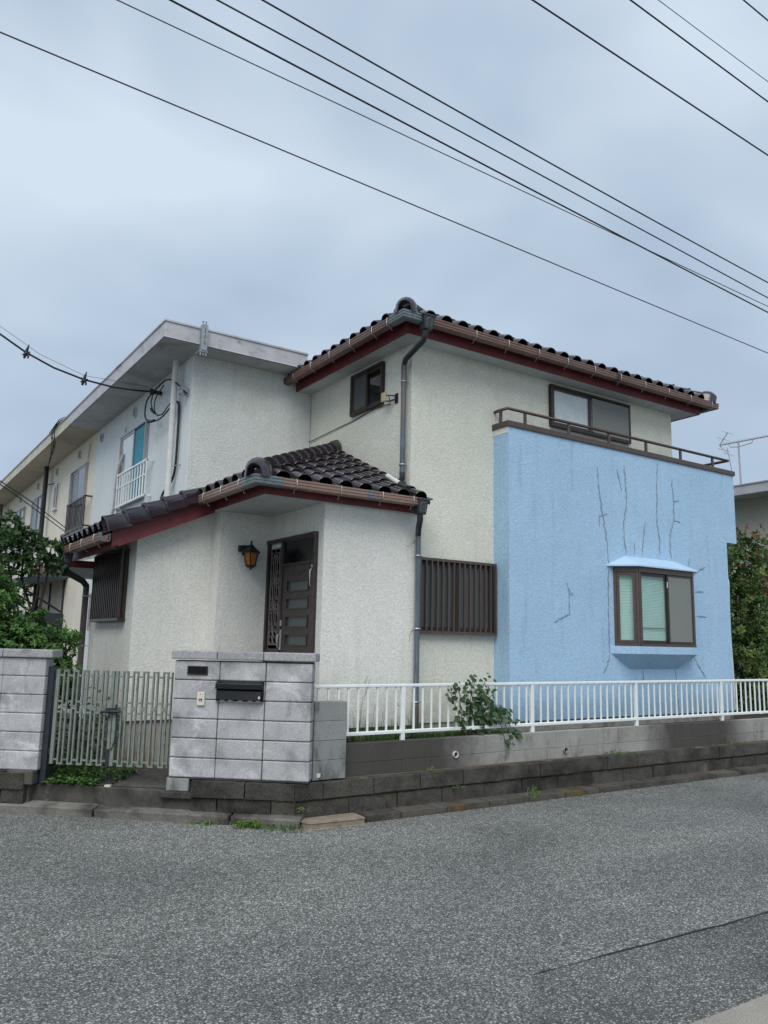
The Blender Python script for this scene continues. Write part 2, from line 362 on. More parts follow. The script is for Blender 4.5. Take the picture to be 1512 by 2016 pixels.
M['patch'] = asphalt('asphalt_patch', (.098, .103, .098), (.48, .49, .47), 13.7, 110)
M['roadgap'] = mat('seam_tar', (.018, .018, .018), .9)
M['gutterconc'] = mat('street_gutter_concrete', (.27, .25, .22), .95, .12, 4, 100, .4, .004, grain=.3, gs=130)
M['glass'] = glassmat('window_glass', gain=1.3)
M['glass_dark'] = glassmat('window_glass_dark', (.35, .40, .42), gain=1.6)
M['glass_frost'] = mat('frosted_pane', (.060, .074, .074), .28, .06, 3, spec=.5)
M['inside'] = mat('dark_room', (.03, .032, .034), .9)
M['curtain'] = mat('white_curtain', (.72, .73, .76), .9, .1, 6)
M['curtain2'] = mat('grey_lace_curtain', (.20, .215, .21), .9, .1, 6)
M['curtain3'] = mat('grey_shut_curtain', (.36, .36, .35), .9, .1, 6)
M['teal'] = mat('teal_blind', (.045, .25, .33), .7, .1, 5)
M['blind'] = mat('mint_slat_blind', (.52, .80, .73), .55, .05, 6)
M['screen'] = screenmat('insect_screen', (.27, .285, .27), .60)
M['bayroof'] = mat('pale_blue_sheet_metal', (.42, .58, .74), .45, .06, 5, spec=.5)
M['crack'] = mat('crack_sealant', (.215, .275, .335), .9, .2, 30)
M['wire'] = mat('cable_black', (.014, .013, .014), .6)
M['wire_pink'] = mat('cable_thin', (.06, .035, .04), .6)
M['insul'] = mat('insulator_cream', (.50, .42, .22), .5)
M['bark'] = mat('bark', (.07, .055, .042), .95, .3, 20, 60, .6, .01)
M['leafA'] = leafmat('leaf_mid', (.034, .092, .024), (.125, .24, .06))
M['leafB'] = leafmat('leaf_dark', (.022, .056, .020), (.065, .125, .038))
M['leafR'] = leafmat('leaf_photinia', (.026, .066, .018), (.090, .165, .040), tip=(.19, .23, .055))
M['leafRed'] = leafmat('leaf_red_tip', (.16, .035, .03), (.24, .09, .05))
M['leafV'] = leafmat('leaf_vine', (.026, .062, .026), (.070, .130, .048), rough=.4)
M['leafW'] = leafmat('leaf_weed', (.07, .15, .025), (.17, .30, .05))
M['leafG'] = leafmat('leaf_grass', (.035, .09, .018), (.10, .19, .04))
M['straw'] = leafmat('dry_stalk', (.14, .11, .06), (.25, .20, .10))
M['neigh'] = stucco('neighbour_wall', (.44, .43, .36), bd=.004, bstr=.3)
M['neigh_f'] = mat('neighbour_fascia', (.40, .42, .43), .8, .08, 3)
M['alu'] = mat('weathered_aluminium', (.40, .38, .40), .45, .1, 10, metal=.5)
M['beige'] = mat('beige_plastic', (.62, .58, .50), .5, .06, 10)

# ------------------------------------------------------------------ ground
CH = R(-40)                                   # the cut corner with the gate runs 40 degrees off the main road
KX, KY = 3.80, 6.87
CU = Vector((math.cos(CH), math.sin(CH), 0)); CN = Vector((-math.sin(CH), math.cos(CH), 0))
def ch(s, n, z=0): return Vector((KX, KY, 0)) + CU*s + CN*n + Vector((0, 0, z))
def tup(v): return (v[0], v[1])

mb = MB(); mb.poly([(-60, -40, 0), (90, -40, 0), (90, 90, 0), (-60, 90, 0)])
tag(mb.build('road', M['road']), kind='structure')
mb = MB(); mb.poly([(3.26, 3.365, .004), (2.85, 2.975, .004), (2.85, 2.53, .004), (40, 2.53, .004), (40, 3.10, .004), (6.5, 3.275, .004), (5.3, 3.29, .004), (4.4, 3.32, .004)])
tag(mb.build('road_patch', M['patch']), kind='structure')
mb = MB(); random.seed(3)
x = 3.26; y = 3.365
while x < 16:                                  # tar line along the trench edge, broken and uneven
    x2 = x + random.uniform(.10, .34); y2 = 3.365 - (x2-3.26)*.034 + random.uniform(-.008, .008); w = random.uniform(.003, .010)
    mb.poly([(x, y-w, .007), (x2, y2-w, .007), (x2, y2+w, .007), (x, y+w, .007)]); x, y = x2, y2
tag(mb.build('road_seam', M['roadgap']), kind='structure')
mb = MB(); random.seed(4)
x = 1.2
while x < 40:
    mb.box(x+.004, x+.596, 1.8, 2.545+random.uniform(-.003, .003), -.02, .022+random.uniform(0, .004)); x += .6
tag(mb.build('gutter_strip', M['gutterconc'], bevel=.006), kind='structure')

# ground inside the lot
mb = MB(); mb.poly([tup(ch(-7, .30))+(.27,), tup(ch(-.2, .30))+(.27,), (4.45, 8.3, .27), (4.45, 9.3, .27), (3.8, 9.4, .27), (3.8, 60, .27), (-8, 60, .27), (-8, 16, .27)])
tag(mb.build('yard_path', M['step']), kind='structure')
mb = MB(); mb.poly([(4.0, 7.30, .66), (16, 7.30, .66), (16, 30, .66), (5, 30, .66), (4.3, 8.2, .66)])
tag(mb.build('garden_soil', M['soil']), kind='structure')

# ------------------------------------------------------------------ kerbs
kerb = tag(MB().build('kerb', None), kind='structure')
def rough_box(dx, dy, dz, seed, amp, nx=6, ny=2, nz=3, edge=.0):
    """a box from 0..dx, 0..dy, 0..dz with its outer faces broken up"""
    bm = bmesh.new(); bmesh.ops.create_cube(bm, size=1)
    bmesh.ops.translate(bm, verts=bm.verts, vec=(.5, .5, .5))
    bmesh.ops.scale(bm, verts=bm.verts, vec=(dx, dy, dz))
    for ax, k in ((0, nx), (1, ny), (2, nz)):
        for i in range(1, k):
            co = [0, 0, 0]; co[ax] = (dx, dy, dz)[ax]*i/k; no = [0, 0, 0]; no[ax] = 1
            bmesh.ops.bisect_plane(bm, geom=bm.verts[:]+bm.edges[:]+bm.faces[:], plane_co=co, plane_no=no)
    for v in bm.verts:
        q = v.co*7 + Vector((seed*3.1, seed*1.7, seed*.9))
        k = 1.0
        nb = sum((v.co[i] < 1e-5 or v.co[i] > (dx, dy, dz)[i]-1e-5) for i in range(3))
        d = noise.noise_vector(q)*amp
        if nb >= 2: d *= .45
        v.co += d
        if nb >= 2 and edge:
            c = Vector((dx/2, dy/2, dz/2)); v.co += (c-v.co).normalized()*edge*random.uniform(.4, 1.4)
    me = bpy.data.meshes.new('stone'); bm.to_mesh(me); bm.free(); return me
kerb_meshes = []
for i in range(3):
    me = rough_box(.579, .235, .085, 40+i, .004, 5, 2, 2, .004); me.materials.append(M['kerb_dark']); kerb_meshes.append(me)
x = 4.26; i = 0
while x < 17:
    if x > 4.5: link('kerb_stone', kerb_meshes[i % 3], kerb, Matrix.Translation((x+.004, 6.87+random.uniform(-.004, .004), -.026+random.uniform(-.003, .002))))
    x += .587; i += 1
link('kerb_stone', kerb_meshes[1], kerb, Matrix.Translation((4.43, 6.872, -.026)) @ Matrix.Diagonal((.70, 1, 1, 1)))
# raised kerb along the cut corner: long pieces with a sloping top
def kerb_piece(s0, s1):
    m = MB(); f = lambda s, n, z: tuple(ch(s, n, z))
    n0 = lambda s: .005 - .036*s
    m.add([f(s0, n0(s0), -.03), f(s1, n0(s1), -.03), f(s1, .47, -.03), f(s0, .47, -.03),
           f(s0, n0(s0)-.012, .078), f(s1, n0(s1)-.012, .078), f(s1, .47, .125), f(s0, .47, .125)],
          [(0,1,5,4), (1,2,6,5), (2,3,7,6), (3,0,4,7), (4,5,6,7), (3,2,1,0)])
    return m
for a, b in ((-7.0, -5.86), (-5.85, -4.71), (-4.70, -3.53), (-3.52, -2.19), (-2.18, -.80), (-.79, -.10)):
    kerb_piece(a+.006, b-.004).build('kerb_stone', M['kerb'], kerb, bevel=.010, seg=2)
# broken slab tipped in at the corner
sl = tag(MB().prism([(3.765, 7.055), (3.745, 6.91), (3.765, 6.86), (3.80, 6.83), (4.02, 6.82), (4.20, 6.805), (4.365, 6.81), (4.385, 6.86), (4.40, 7.075), (4.15, 7.08), (3.85, 7.08)], 'z', .003, .060).build('broken_slab', M['slab'], bevel=.008),
         'broken tan concrete slab lying on the road at the kerb corner', 'slab')

# ------------------------------------------------------------------ dark stone retaining wall
rw = thing('retaining_wall', 'low dark stone retaining wall of two courses along the road kerb', 'wall', (3.75, 7.07, 0))
core = MB()
core.box(3.95, 17, 7.13, 7.45, .02, .372)
core.prism([tup(ch(-1.2, .185)), (3.785, 7.125), (4.1, 7.13), (4.1, 7.45), tup(ch(-1.2, .55))], 'z', .02, .372)
core.build('ledge', M['stonetop'], rw)
st_a = []
for i in range(7):
    me = rough_box(.583, .13, .153, i, .011, 7, 2, 3, .004); me.materials.append(M['stone']); st_a.append(me)
random.seed(9)
def stone_run(x0, x1, joints, z, y):
    xs = [x0]+[j for j in joints if x0 < j < x1]+[x1]
    for a, b in zip(xs, xs[1:]):
        me = random.choice(st_a)
        T = Matrix.Translation((a+.004, y+random.uniform(-.008, .006), z+random.uniform(-.003, .003))) @ Matrix.Diagonal(((b-a-.008)/.583, 1, 1, 1))
        link('stone', me, rw, T)
stone_run(3.728, 17, [4.05+.59*k for k in range(30)], .225, 7.080)
stone_run(3.75, 17, [4.36+.59*k for k in range(30)], .052, 7.100)
CHM = Matrix.Translation((KX, KY, 0)) @ Matrix.Rotation(CH, 4, 'Z')
def stone_run_ch(ss, z, n):
    for a, b in zip(ss, ss[1:]):
        T = CHM @ Matrix.Translation((a+.004, n+random.uniform(-.006, .006), z)) @ Matrix.Diagonal(((b-a-.008)/.583, 1, 1, 1))
        link('stone', random.choice(st_a), rw, T)
stone_run_ch([-1.225, -.68, -.188], .225, .112); stone_run_ch([-1.225, -.96, -.42, -.178], .090, .135)
stone_run_ch([-7, -6.4, -5.85, -5.2, -4.6, -4.0, -3.42, -2.95], .225, .112); stone_run_ch([-7, -6.1, -5.5, -4.9, -4.3, -3.7, -3.2, -2.95], .090, .135)
MB(CHM).box(-7, -2.93, .20, .50, .05, .385).build('ledge', M['stonetop'], rw)
MB(CHM).box(-3.15, -2.87, .125, .45, .27, .405).build('stone', M['step'], rw, bevel=.008)

# ------------------------------------------------------------------ entrance step
es = thing('entrance_step', 'worn dark concrete step in front of the gate', 'step', ch(-2.2, .4, .08), CH)
f = lambda s, n, z: tuple(ch(s, n, z))
m = MB(); n0 = lambda s: .175 - .055*(s+1.2)
m.add([f(-3.13, n0(-3.13), .06), f(-1.20, n0(-1.2), .06), f(-1.2, .9, .06), f(-3.13, .9, .06),
       f(-3.13, n0(-3.13), .262), f(-1.20, n0(-1.2), .262), f(-1.2, .9, .272), f(-3.13, .9, .272)],
      [(0,1,5,4), (1,2,6,5), (2,3,7,6), (3,0,4,7), (4,5,6,7), (3,2,1,0)])
m.build('step', M['step'], es, bevel=.012, seg=2)
mm = MB()                                       # hump of the path behind the gate
gx, gy = 16, 7; vv = []; ff = []
for j in range(gy):
    for i in range(gx):
        s = -2.5+i/(gx-1)*1.05; n = .27+j/(gy-1)*.75; u = i/(gx-1)*2-1
        vv.append(f(s, n, .268+.075*max(0, 1-u*u)*math.sin(math.pi*min(1, j/3.2)/2)))
for j in range(gy-1):
    for i in range(gx-1): ff.append((j*gx+i, j*gx+i+1, (j+1)*gx+i+1, (j+1)*gx+i))
mm.add(vv, ff, True).build('path_hump', M['step'], es)
MB(CHM).box(-2.16, -2.10, .235, .275, .262, .280).build('bolt_keep', M['beige'], es)

# ------------------------------------------------------------------ decorative block walls at the gate
def bevel_block(dx, dy, dz, b):
    me = MB().box(0, dx, 0, dy, 0, dz).mesh('block', M['block'], bevel=b, seg=2); return me
BW, BH, BT = .472, .1885, .15
blk = bevel_block(BW-.006, BT, BH-.006, .011)
gw = thing('gate_wall', 'grey block gate wall with mailbox slot, nameplate and doorbell', 'block wall', ch(-.77, .24, .39), CH, 'block walls on both sides of the gate')
def cput(name, me, parent, s, n, z): return link(name, me, parent, CHM @ Matrix.Translation((s, n, z)))
for r in range(6):
    for c in range(3):
        cput('block', blk, gw, -1.478+c*BW+.003+random.uniform(-.0015, .0015), .162+random.uniform(-.0015, .0015), .397+r*BH+.003)
MB(CHM).box(-1.470, -.070, .171, .306, .385, 1.532).build('mortar', M['joint'], gw)
for a, b in ((-1.507, -1.036), (-1.030, -.560), (-.554, -.027)):
    MB(CHM).box(a, b, .130, .345, 1.545, 1.628).build('coping', M['cap'], gw, bevel=.010, seg=2)
MB(CHM).box(-1.495, -1.265, .168, .31, .262, .392).build('base_block', M['cb_pier'], gw, bevel=.008)
MB(CHM).box(-1.545, -1.20, .120, .36, .200, .262).build('base_block', M['step'], gw, bevel=.01)
# mailbox slot
m = MB(CHM); m.box(-1.030, -.545, .150, .17, 1.135, 1.345)
mbx = m.build('mailbox', M['black'], gw, bevel=.004)
m = MB(CHM); m.add([(-1.025, .148, 1.340), (-.550, .148, 1.340), (-.550, .098, 1.318), (-1.025, .098, 1.318),
                    (-1.025, .148, 1.262), (-.550, .148, 1.262), (-.550, .092, 1.262), (-1.025, .092, 1.262)],
                   [(0,1,2,3), (3,2,6,7), (4,5,1,0), (7,6,5,4), (0,3,7,4), (1,5,6,2)])
m.build('lid', M['blackgloss'], mbx, bevel=.005, seg=2)
m = MB(CHM); m.add([(-1.015, .130, 1.258), (-.560, .130, 1.258), (-.560, .148, 1.150), (-1.015, .148, 1.150), (-.560, .10, 1.160), (-1.015, .10, 1.160)],
                   [(0,1,4,5), (5,4,2,3), (0,5,3), (1,2,4)])
m.build('flap', M['blackgloss'], mbx)
m = MB(CHM)
for s in (-.985, -.90, -.80, -.70, -.62): m.box(s, s+.045, .141, .1475, 1.143, 1.156)  # bright steel bits standing in for reflections along the flap bottom
m.box(-1.028, -.547, .140, .1490, 1.1355, 1.1415)
m.build('trim_glints', M['steel'], mbx)
MB(CHM).box(-.582, -.566, .090, .1005, 1.175, 1.198).build('key_plate', M['pvc'], mbx)
npl = MB(CHM).box(-1.338, -1.128, .144, .162, 1.392, 1.478).build('nameplate', M['bronze'], gw, bevel=.003)
MB(CHM).box(-1.328, -1.138, .140, .1435, 1.406, 1.470).build('plate_face', M['blackgloss'], npl)
db = MB(CHM).box(-1.222, -1.142, .140, .162, 1.092, 1.226).build('doorbell', M['beige'], gw, bevel=.006, seg=2)
MB(CHM).box(-1.199, -1.165, .1365, .1402, 1.136, 1.160).build('button', M['bronze'], db)
MB(CHM).box(-1.190, -1.174, .1335, .1363, 1.140, 1.149).build('push', M['pvc'], db)
MB(CHM).box(-1.186, -1.178, .1375, .1402, 1.202, 1.208).build('lamp_dot', M['bronze'], db)

lw = thing('gate_wall', 'grey block wall left of the gate under the green shrub', 'block wall', ch(-4.5, .24, .40), CH, 'block walls on both sides of the gate')
for r in range(6):
    for c in range(9):
        if r == 0 and c > 8: continue
        cput('block', blk, lw, -2.848-(c+1)*.4655+random.uniform(-.0015, .0015), .162+random.uniform(-.0015, .0015), .4055+r*.186)
MB(CHM).box(-7.0, -2.858, .171, .306, .385, 1.520).build('mortar', M['joint'], lw)
for k in range(9):
    b = -2.772 - (.545 if k else 0) - max(0, k-1)*.4655; a = b - (.540 if k == 0 else .4605)
    MB(CHM).box(a, b, .130, .345, 1.522, 1.604).build('coping', M['cap'], lw, bevel=.010, seg=2)

# ------------------------------------------------------------------ gate
gt = thing('gate', 'grey green metal double gate between the two block walls', 'gate', ch(-2.15, .25, .30), CH)
GN = .25
def gbar(m, s0, s1, z0, z1, d=.012): m.box(s0, s1, GN-d, GN+d, z0, z1)
m = MB(CHM); m.box(-2.845, -2.785, .215, .285, .27, 1.435)
gp = m.build('gate_post', M['gate_dark'], gt, bevel=.004)
MB(CHM).box(-2.785, -2.760, .235, .265, 1.30, 1.37).build('hinge', M['gate_dark'], gp)
MB(CHM).box(-2.785, -2.760, .235, .265, .56, .62).build('hinge', M['gate_dark'], gp)
def leaf(stile_a, stile_b, cols, ends):
    lf = None
    m = MB(CHM)
    gbar(m, *stile_a, .462, 1.405, .016)
    lf = m.build('gate_leaf', M['gate'], gt, bevel=.003)
    m = MB(CHM); gbar(m, *stile_b, .462, 1.405, .016); m.build('stile', M['gate'], lf, bevel=.003)
    for (a, b) in cols:
        m = MB(CHM)                                   # one tall loop: upper and lower closed rectangle
        w = .0165
        for z0, z1 in ((1.035, 1.405), (.462, 1.031)):
            gbar(m, a, a+w, z0, z1); gbar(m, b-w, b, z0, z1)
            gbar(m, a+w, b-w, z1-.022, z1, .0115); gbar(m, a+w, b-w, z0, z0+.016, .0115)
        m.build('bar_loop', M['gate'], lf)
    xs = [ends[0]] + [x for c in cols for x in c] + [ends[1]]
    for i in range(0, len(xs), 2):
        if xs[i+1]-xs[i] < .006: continue
        for z in (1.348, 1.087, .980, .510):
            m = MB(CHM); gbar(m, xs[i], xs[i+1], z-.009, z+.009, .008); m.build('rung', M['gate'], lf)
    return lf
colsL = [(-2.691, -2.629), (-2.584, -2.523), (-2.480, -2.419), (-2.376, -2.315), (-2.271, -2.209)]
colsR = [(-2.050, -1.989), (-1.944, -1.883), (-1.838, -1.777), (-1.731, -1.670), (-1.624, -1.563)]
lfL = leaf((-2.767, -2.730), (-2.168, -2.136), colsL, (-2.730, -2.168))
lfR = leaf((-2.128, -2.092), (-1.532, -1.520), colsR, (-2.092, -1.532))
m = MB(CHM); m.tube([(-2.245, GN-.05, .985), (-2.20, GN-.055, 1.000), (-2.10, GN-.055, 1.005), (-2.03, GN-.05, 1.005)], .013, 6)
m.box(-2.185, -2.095, GN-.055, GN-.018, .985, 1.035); m.tube([(-2.085, GN-.04, 1.0), (-2.085, GN-.04, 1.07)], .010, 6)
m.tube([(-2.15, GN-.05, 1.0), (-2.152, GN-.045, .93)], .010, 6)
m.build('latch', M['gate_dark'], lfR)
m = MB(CHM); m.tube([(-2.085, GN-.02, .99), (-2.07, GN-.015, .85), (-2.09, GN-.015, .70), (-2.115, GN-.02, .62)], .007, 6); m.build('chain_strap', M['gate_dark'], lfR)
m = MB(CHM); m.box(-2.165, -2.138, GN-.028, GN-.017, .455, .63); m.tube([(-2.150, GN-.022, .62), (-2.150, GN-.022, .30)], .006, 6); m.build('drop_bolt', M['gate_dark'], lfL)

# ------------------------------------------------------------------ low concrete block wall and its end pier
cw = thing('garden_wall', 'low concrete block garden wall below the white fence, dark stained at its left', 'block wall', (4.34, 7.34, .38))
MB().box(4.345, 17, 7.286, 7.394, .36, .694).build('mortar', M['cbjoint'], cw)
cb1 = MB().box(0, .386, 0, .12, 0, .194).mesh('block', M['cb'], bevel=.003)
cb2 = MB().box(0, .386, 0, .12, 0, .130).mesh('block', M['cb'], bevel=.003)
x = 4.349; k = 0
while x < 16.8:
    link('block', cb1, cw, Matrix.Translation((x+random.uniform(-.001, .001), 7.28+random.uniform(-.001, .001), .506)))
    if x > 7.6 and x < 8.0: pass
    link('block', cb2, cw, Matrix.Translation((x, 7.28+random.uniform(-.001, .001), .372)))
    x += .39; k += 1
for x, z in ((5.86, .515), (7.62, .47)):
    m = MB(); ro, ri = .036, .029; n = 14
    v = []; 
    for r_, y in ((ro, 7.36), (ro, 7.255), (ri, 7.255), (ri, 7.35)):
        v += [(x+r_*math.cos(2*math.pi*j/n), y, z+r_*math.sin(2*math.pi*j/n)) for j in range(n)]
    m.add(v, [(i*n+j, i*n+(j+1) % n, (i+1)*n+(j+1) % n, (i+1)*n+j) for i in range(3) for j in range(n)])
    if x < 7: m.build('drain_pipe', M['pvc'], cw)
    else: m.build('drain_pipe', M['cb_pier'], cw)
    MB().tube([(x, 7.279, z), (x, 7.277, z)], .0285, 12, smooth=False).build('drain_hole', M['inside'], cw)
pr = thing('wall_pier', 'plain concrete block pier beside the gate wall, at the left end of the fence', 'pier', (4.15, 7.2, .39))
for r in range(4):
    MB().box(3.962, 4.338, 7.15+random.uniform(-.002, .002), 7.29, .388+r*.190, .388+r*.190+.187).build('block', M['cb_pier'], pr, bevel=.003)
MB().box(3.975, 4.325, 7.16, 7.28, .385, 1.14).build('mortar', M['joint'], pr)
MB().box(4.005, 4.045, 7.1455, 7.1475, .415, .455).build('paper_scrap', M['pvc'], pr)

# ------------------------------------------------------------------ white fence
fe = thing('white_fence', 'white metal railing fence on the low concrete block wall', 'fence', (4.4, 7.355, .70))
FY = 7.355
m = MB(); m.box(4.00, 16.8, FY-.022, FY+.022, 1.268, 1.302); m.build('top_rail', M['white_rail'], fe, bevel=.008, seg=2)
m = MB(); m.box(4.36, 16.8, FY-.022, FY+.022, .770, .808); m.build('bottom_rail', M['white_rail'], fe, bevel=.006)
post = MB().box(-.026, .026, -.020, .020, 0, .585).mesh('post', M['white_rail'], bevel=.005)
balu = MB().box(-.0115, .0115, -.009, .009, 0, .464).mesh('baluster', M['white_rail'], bevel=.003)
posts = [5.179+1.957*k for k in range(6)]
for px_ in posts: link('post', post, fe, Matrix.Translation((px_, FY, .685)))
x = 4.107
while x < 16.5:
    if min(abs(x-p) for p in posts) > .06: link('baluster', balu, fe, Matrix.Translation((x, FY, .806)))
    x += .1223
for k in range(6):
    MB().box(6.155+1.957*k, 6.205+1.957*k, FY-.025, FY+.025, .767, .811).build('rail_joint', M['white_rail'], fe, bevel=.003)

# ================================================================== corner house
ho = thing('corner_house', 'cream stucco two storey house with dark tiled roofs and a blue balcony front', 'house', (5.69, 8.0, .66))
MB().box(5.69, 10.99, 8.0, 13.32, .79, 5.60).build('wall', M['stucco_up'], ho)
MB().box(4.39, 5.735, 7.85, 9.8, .79, 3.43).build('wall', M['stucco'], ho)
MB().box(3.70, 4.55, 9.25, 10.2, .30, 3.43).build('wall', M['stucco'], ho)
SL = .45; TH = math.atan(SL); ct, st_ = math.cos(TH), math.sin(TH)
zL = lambda X: 3.46 + SL*(X-3.40)
zF = lambda Y: 3.46 + SL*(Y-7.60)
MB().prism([(2.763, .79), (4.9, .79), (4.9, zL(4.9)-.10), (2.763, zL(2.763)-.10)], 'y', 9.5, 11.46).build('wall', M['stucco'], ho)
# blue front and balcony
m = MB(); m.prism([(7.085, .79), (11.92, .79), (11.92, 3.50), (12.20, 3.50), (12.20, 4.66), (7.085, 4.66)], 'y', 7.70, 7.80)
m.box(7.085, 7.185, 7.80, 8.0, .79, 4.66); m.box(11.82, 11.92, 7.80, 9.6, .79, 3.50); m.box(12.10, 12.20, 7.80, 8.9, 3.50, 4.66)
m.box(11.92, 12.10, 7.80, 8.9, 3.50, 3.60); m.box(7.185, 12.10, 7.80, 8.0, 3.95, 4.02); m.box(11.0, 11.82, 8.8, 9.6, .79, 3.50)
m.build('balcony_wall', M['stucco_blue'], ho)
MB().box(7.081, 7.0848, 7.704, 7.998, 4.575, 4.659).build('wall_band', M['stucco'], ho)
MB().box(11.60, 11.925, 8.9, 9.2, 3.2, 3.49).build('wall_bracket', M['stucco_blue'], ho)
# foundations
m = MB(); m.box(4.405, 5.72, 7.865, 9.8, .25, .79); m.box(5.705, 7.1, 8.015, 9.0, .25, .79); m.box(7.10, 11.90, 7.715, 9.0, .25, .785)
m.box(2.778, 4.5, 9.515, 11.44, .25, .79)
m.build('foundation', M['found'], ho)
m = MB(); m.box(2.755, 3.70, 9.492, 9.50, .778, .792); m.box(4.385, 5.74, 7.842, 7.85, .778, .792); m.box(7.08, 11.925, 7.692, 7.70, .776, .790)
m.build('drip_edge', M['joint'], ho)
# balcony coping and rail
cp = MB().hsweep([(7.085, 8.0), (7.085, 7.70), (12.20, 7.70), (12.20, 8.9)], [(.025, 0), (.025, .078), (-.105, .078), (-.105, 0)], 4.66).build('balcony_coping', M['bronze2'], ho, bevel=.004)
m = MB(); m.tube([(7.10, 7.985, 4.922), (7.10, 7.735, 4.922), (12.13, 7.735, 4.922), (12.13, 8.85, 4.922)], .0235, 8)
rl = m.build('balcony_rail', M['bronze2'], ho)
m = MB()
for x, y in [(7.10, 7.87)]+[(7.435+.853*k, 7.745) for k in range(6)]+[(12.13, 8.5)]:
    pm = MB().box(x-.020, x+.020, y-.016, y+.016, 4.738, 4.905); pm.build('rail_post', M['bronze2'], rl, bevel=.003)
# sealant-filled cracks on the blue wall: raised ribbons
cracks = [[(8.82, 4.34), (8.84, 4.0), (8.9, 3.68), (8.96, 3.41), (9.0, 3.18), (9.01, 2.94)], [(9.41, 4.44), (9.45, 3.92), (9.37, 3.58), (9.36, 3.36), (9.41, 3.12)],
 [(9.25, 4.37), (9.3, 4.19), (9.34, 4.05)], [(10.19, 4.61), (10.15, 3.94), (10.13, 3.65), (10.18, 3.4), (10.18, 3.16)],
 [(10.53, 4.4), (10.56, 4.05), (10.55, 3.76), (10.43, 3.42), (10.45, 3.12)], [(10.55, 4.02), (10.7, 4.07)], [(10.55, 3.73), (10.71, 3.72)],
 [(9.86, 3.64), (9.79, 3.34), (9.76, 3.12)], [(9.59, 3.3), (9.59, 3.12)], [(8.13, 2.63), (8.19, 2.51), (8.2, 2.34), (8.19, 2.17)],
 [(8.19, 2.19), (8.0, 2.11), (7.9, 2.07)], [(8.19, 2.47), (8.28, 2.45)], [(8.83, 3.62), (9.01, 3.67)], [(8.84, 3.64), (8.83, 3.46)], [(10.91, 3.16), (10.87, 3.02)],
 [(10.99, 2.9), (11.15, 2.99), (11.31, 3.05)], [(8.995, 2.90), (8.985, 2.35), (8.985, 1.67)], [(9.7, 1.43), (9.7, 1.29), (9.7, 1.18)], [(10.43, 1.43), (10.46, 1.29), (10.49, 0.82)],
 [(10.92, 1.62), (11.02, 1.5), (11.2, 1.3)], [(8.99, 1.65), (8.94, 1.51), (8.85, 1.38)], [(11.01, 2.64), (11.24, 2.65)], [(11.03, 2.26), (11.28, 2.25)]]
random.seed(21)
for c in cracks:
    pts = []
    for (a, b), (a2, b2) in zip(c, c[1:]):
        n = max(2, int(math.hypot(a2-a, b2-b)/.035))
        for i in range(n): t = i/n; pts.append((a+(a2-a)*t+random.gauss(0, .007), b+(b2-b)*t+random.gauss(0, .005)))
    pts.append(c[-1]); v = []; f_ = []
    L_ = len(pts)
    for i, (a, b) in enumerate(pts):
        q = pts[min(i+1, L_-1)]; p = pts[max(i-1, 0)]; t = Vector((q[0]-p[0], q[1]-p[1])); t = t.normalized() if t.length else Vector((1, 0))
        w = random.uniform(.004, .017)*(1 if abs(t.y) > .5 else 1.2)*min(1, .3+min(i, L_-1-i)*.25); 
        v += [(a-t.y*w, 7.6965, b+t.x*w), (a, 7.692, b), (a+t.y*w, 7.6965, b-t.x*w)]
    for i in range(L_-1):
        f_ += [(3*i, 3*i+1, 3*i+4, 3*i+3), (3*i+1, 3*i+2, 3*i+5, 3*i+4)]
    MB().add(v, f_, True).build('crack_repair', M['crack'], ho)

for c in ([(5.70, 3.02), (5.60, 2.92), (5.53, 2.90)], [(5.70, 1.98), (5.62, 1.86), (5.60, 1.74)], [(5.02, 1.36), (4.99, 1.28), (5.01, 1.18), (4.98, 1.12)], [(5.06, 1.33), (5.03, 1.22), (5.05, 1.15)], [(5.45, 1.05), (5.52, .96), (5.50, .88)]):
    P = []
    for (a, b), (a2, b2) in zip(c, c[1:]):
        for i in range(4): P.append((a+(a2-a)*i/4+random.gauss(0, .006), 7.849, b+(b2-b)*i/4+random.gauss(0, .006)))
    MB().tube(P, .0035, 4).build('hairline_crack', M['found'], ho)

# ------------------------------------------------------------------ roof tiles
TW, TE = .263, .235
def tile_mesh():
    prof = []
    for i in range(8):
        a = math.pi*i/7; prof.append((.088-.088*math.cos(a), .004+.072*math.sin(a)**.85))
    prof += [(.20, -.007), (.225, -.011), (.25, -.007), (.272, .003)]
    k = len(prof); L = .272; th = .013; v = []; f = []; sm = []
    def strip(z0, y0, z1, y1, flip, s):
        b = len(v)
        for (x, z) in prof: v.append((x, y0, z+z0))
        for (x, z) in prof: v.append((x, y1, z+z1))
        for i in range(k-1):
            q = (b+i, b+i+1, b+k+i+1, b+k+i); f.append(q[::-1] if flip else q); sm.append(s)
    strip(0, .004, 0, L, False, True)
    strip(-.004, 0, 0, .004, False, False)
    strip(-th, 0, -.004, 0, False, False)
    strip(-th, 0, -th, L, True, True)
    for i in (0, k-1):
        b = len(v); x, z = prof[i]; v.extend([(x, 0, z-th), (x, L, z-th), (x, L, z), (x, 0, z)]); f.append((b, b+1, b+2, b+3)); sm.append(False)
    me = bpy.data.meshes.new('roof_tile'); me.from_pydata(v, [], f); me.polygons.foreach_set('use_smooth', sm); me.materials.append(M['tile']); me.update()
    return me
TILE = tile_mesh()
LIFT = .024
def slope_frame(P, b):
    b = Vector(b).normalized(); h = Vector((b.x, b.y, 0)).normalized()
    n = Vector((-h.x*st_, -h.y*st_, ct)); b = Vector((h.x*ct, h.y*ct, st_)); a = b.cross(n)
    return Vector(P), a, b, n
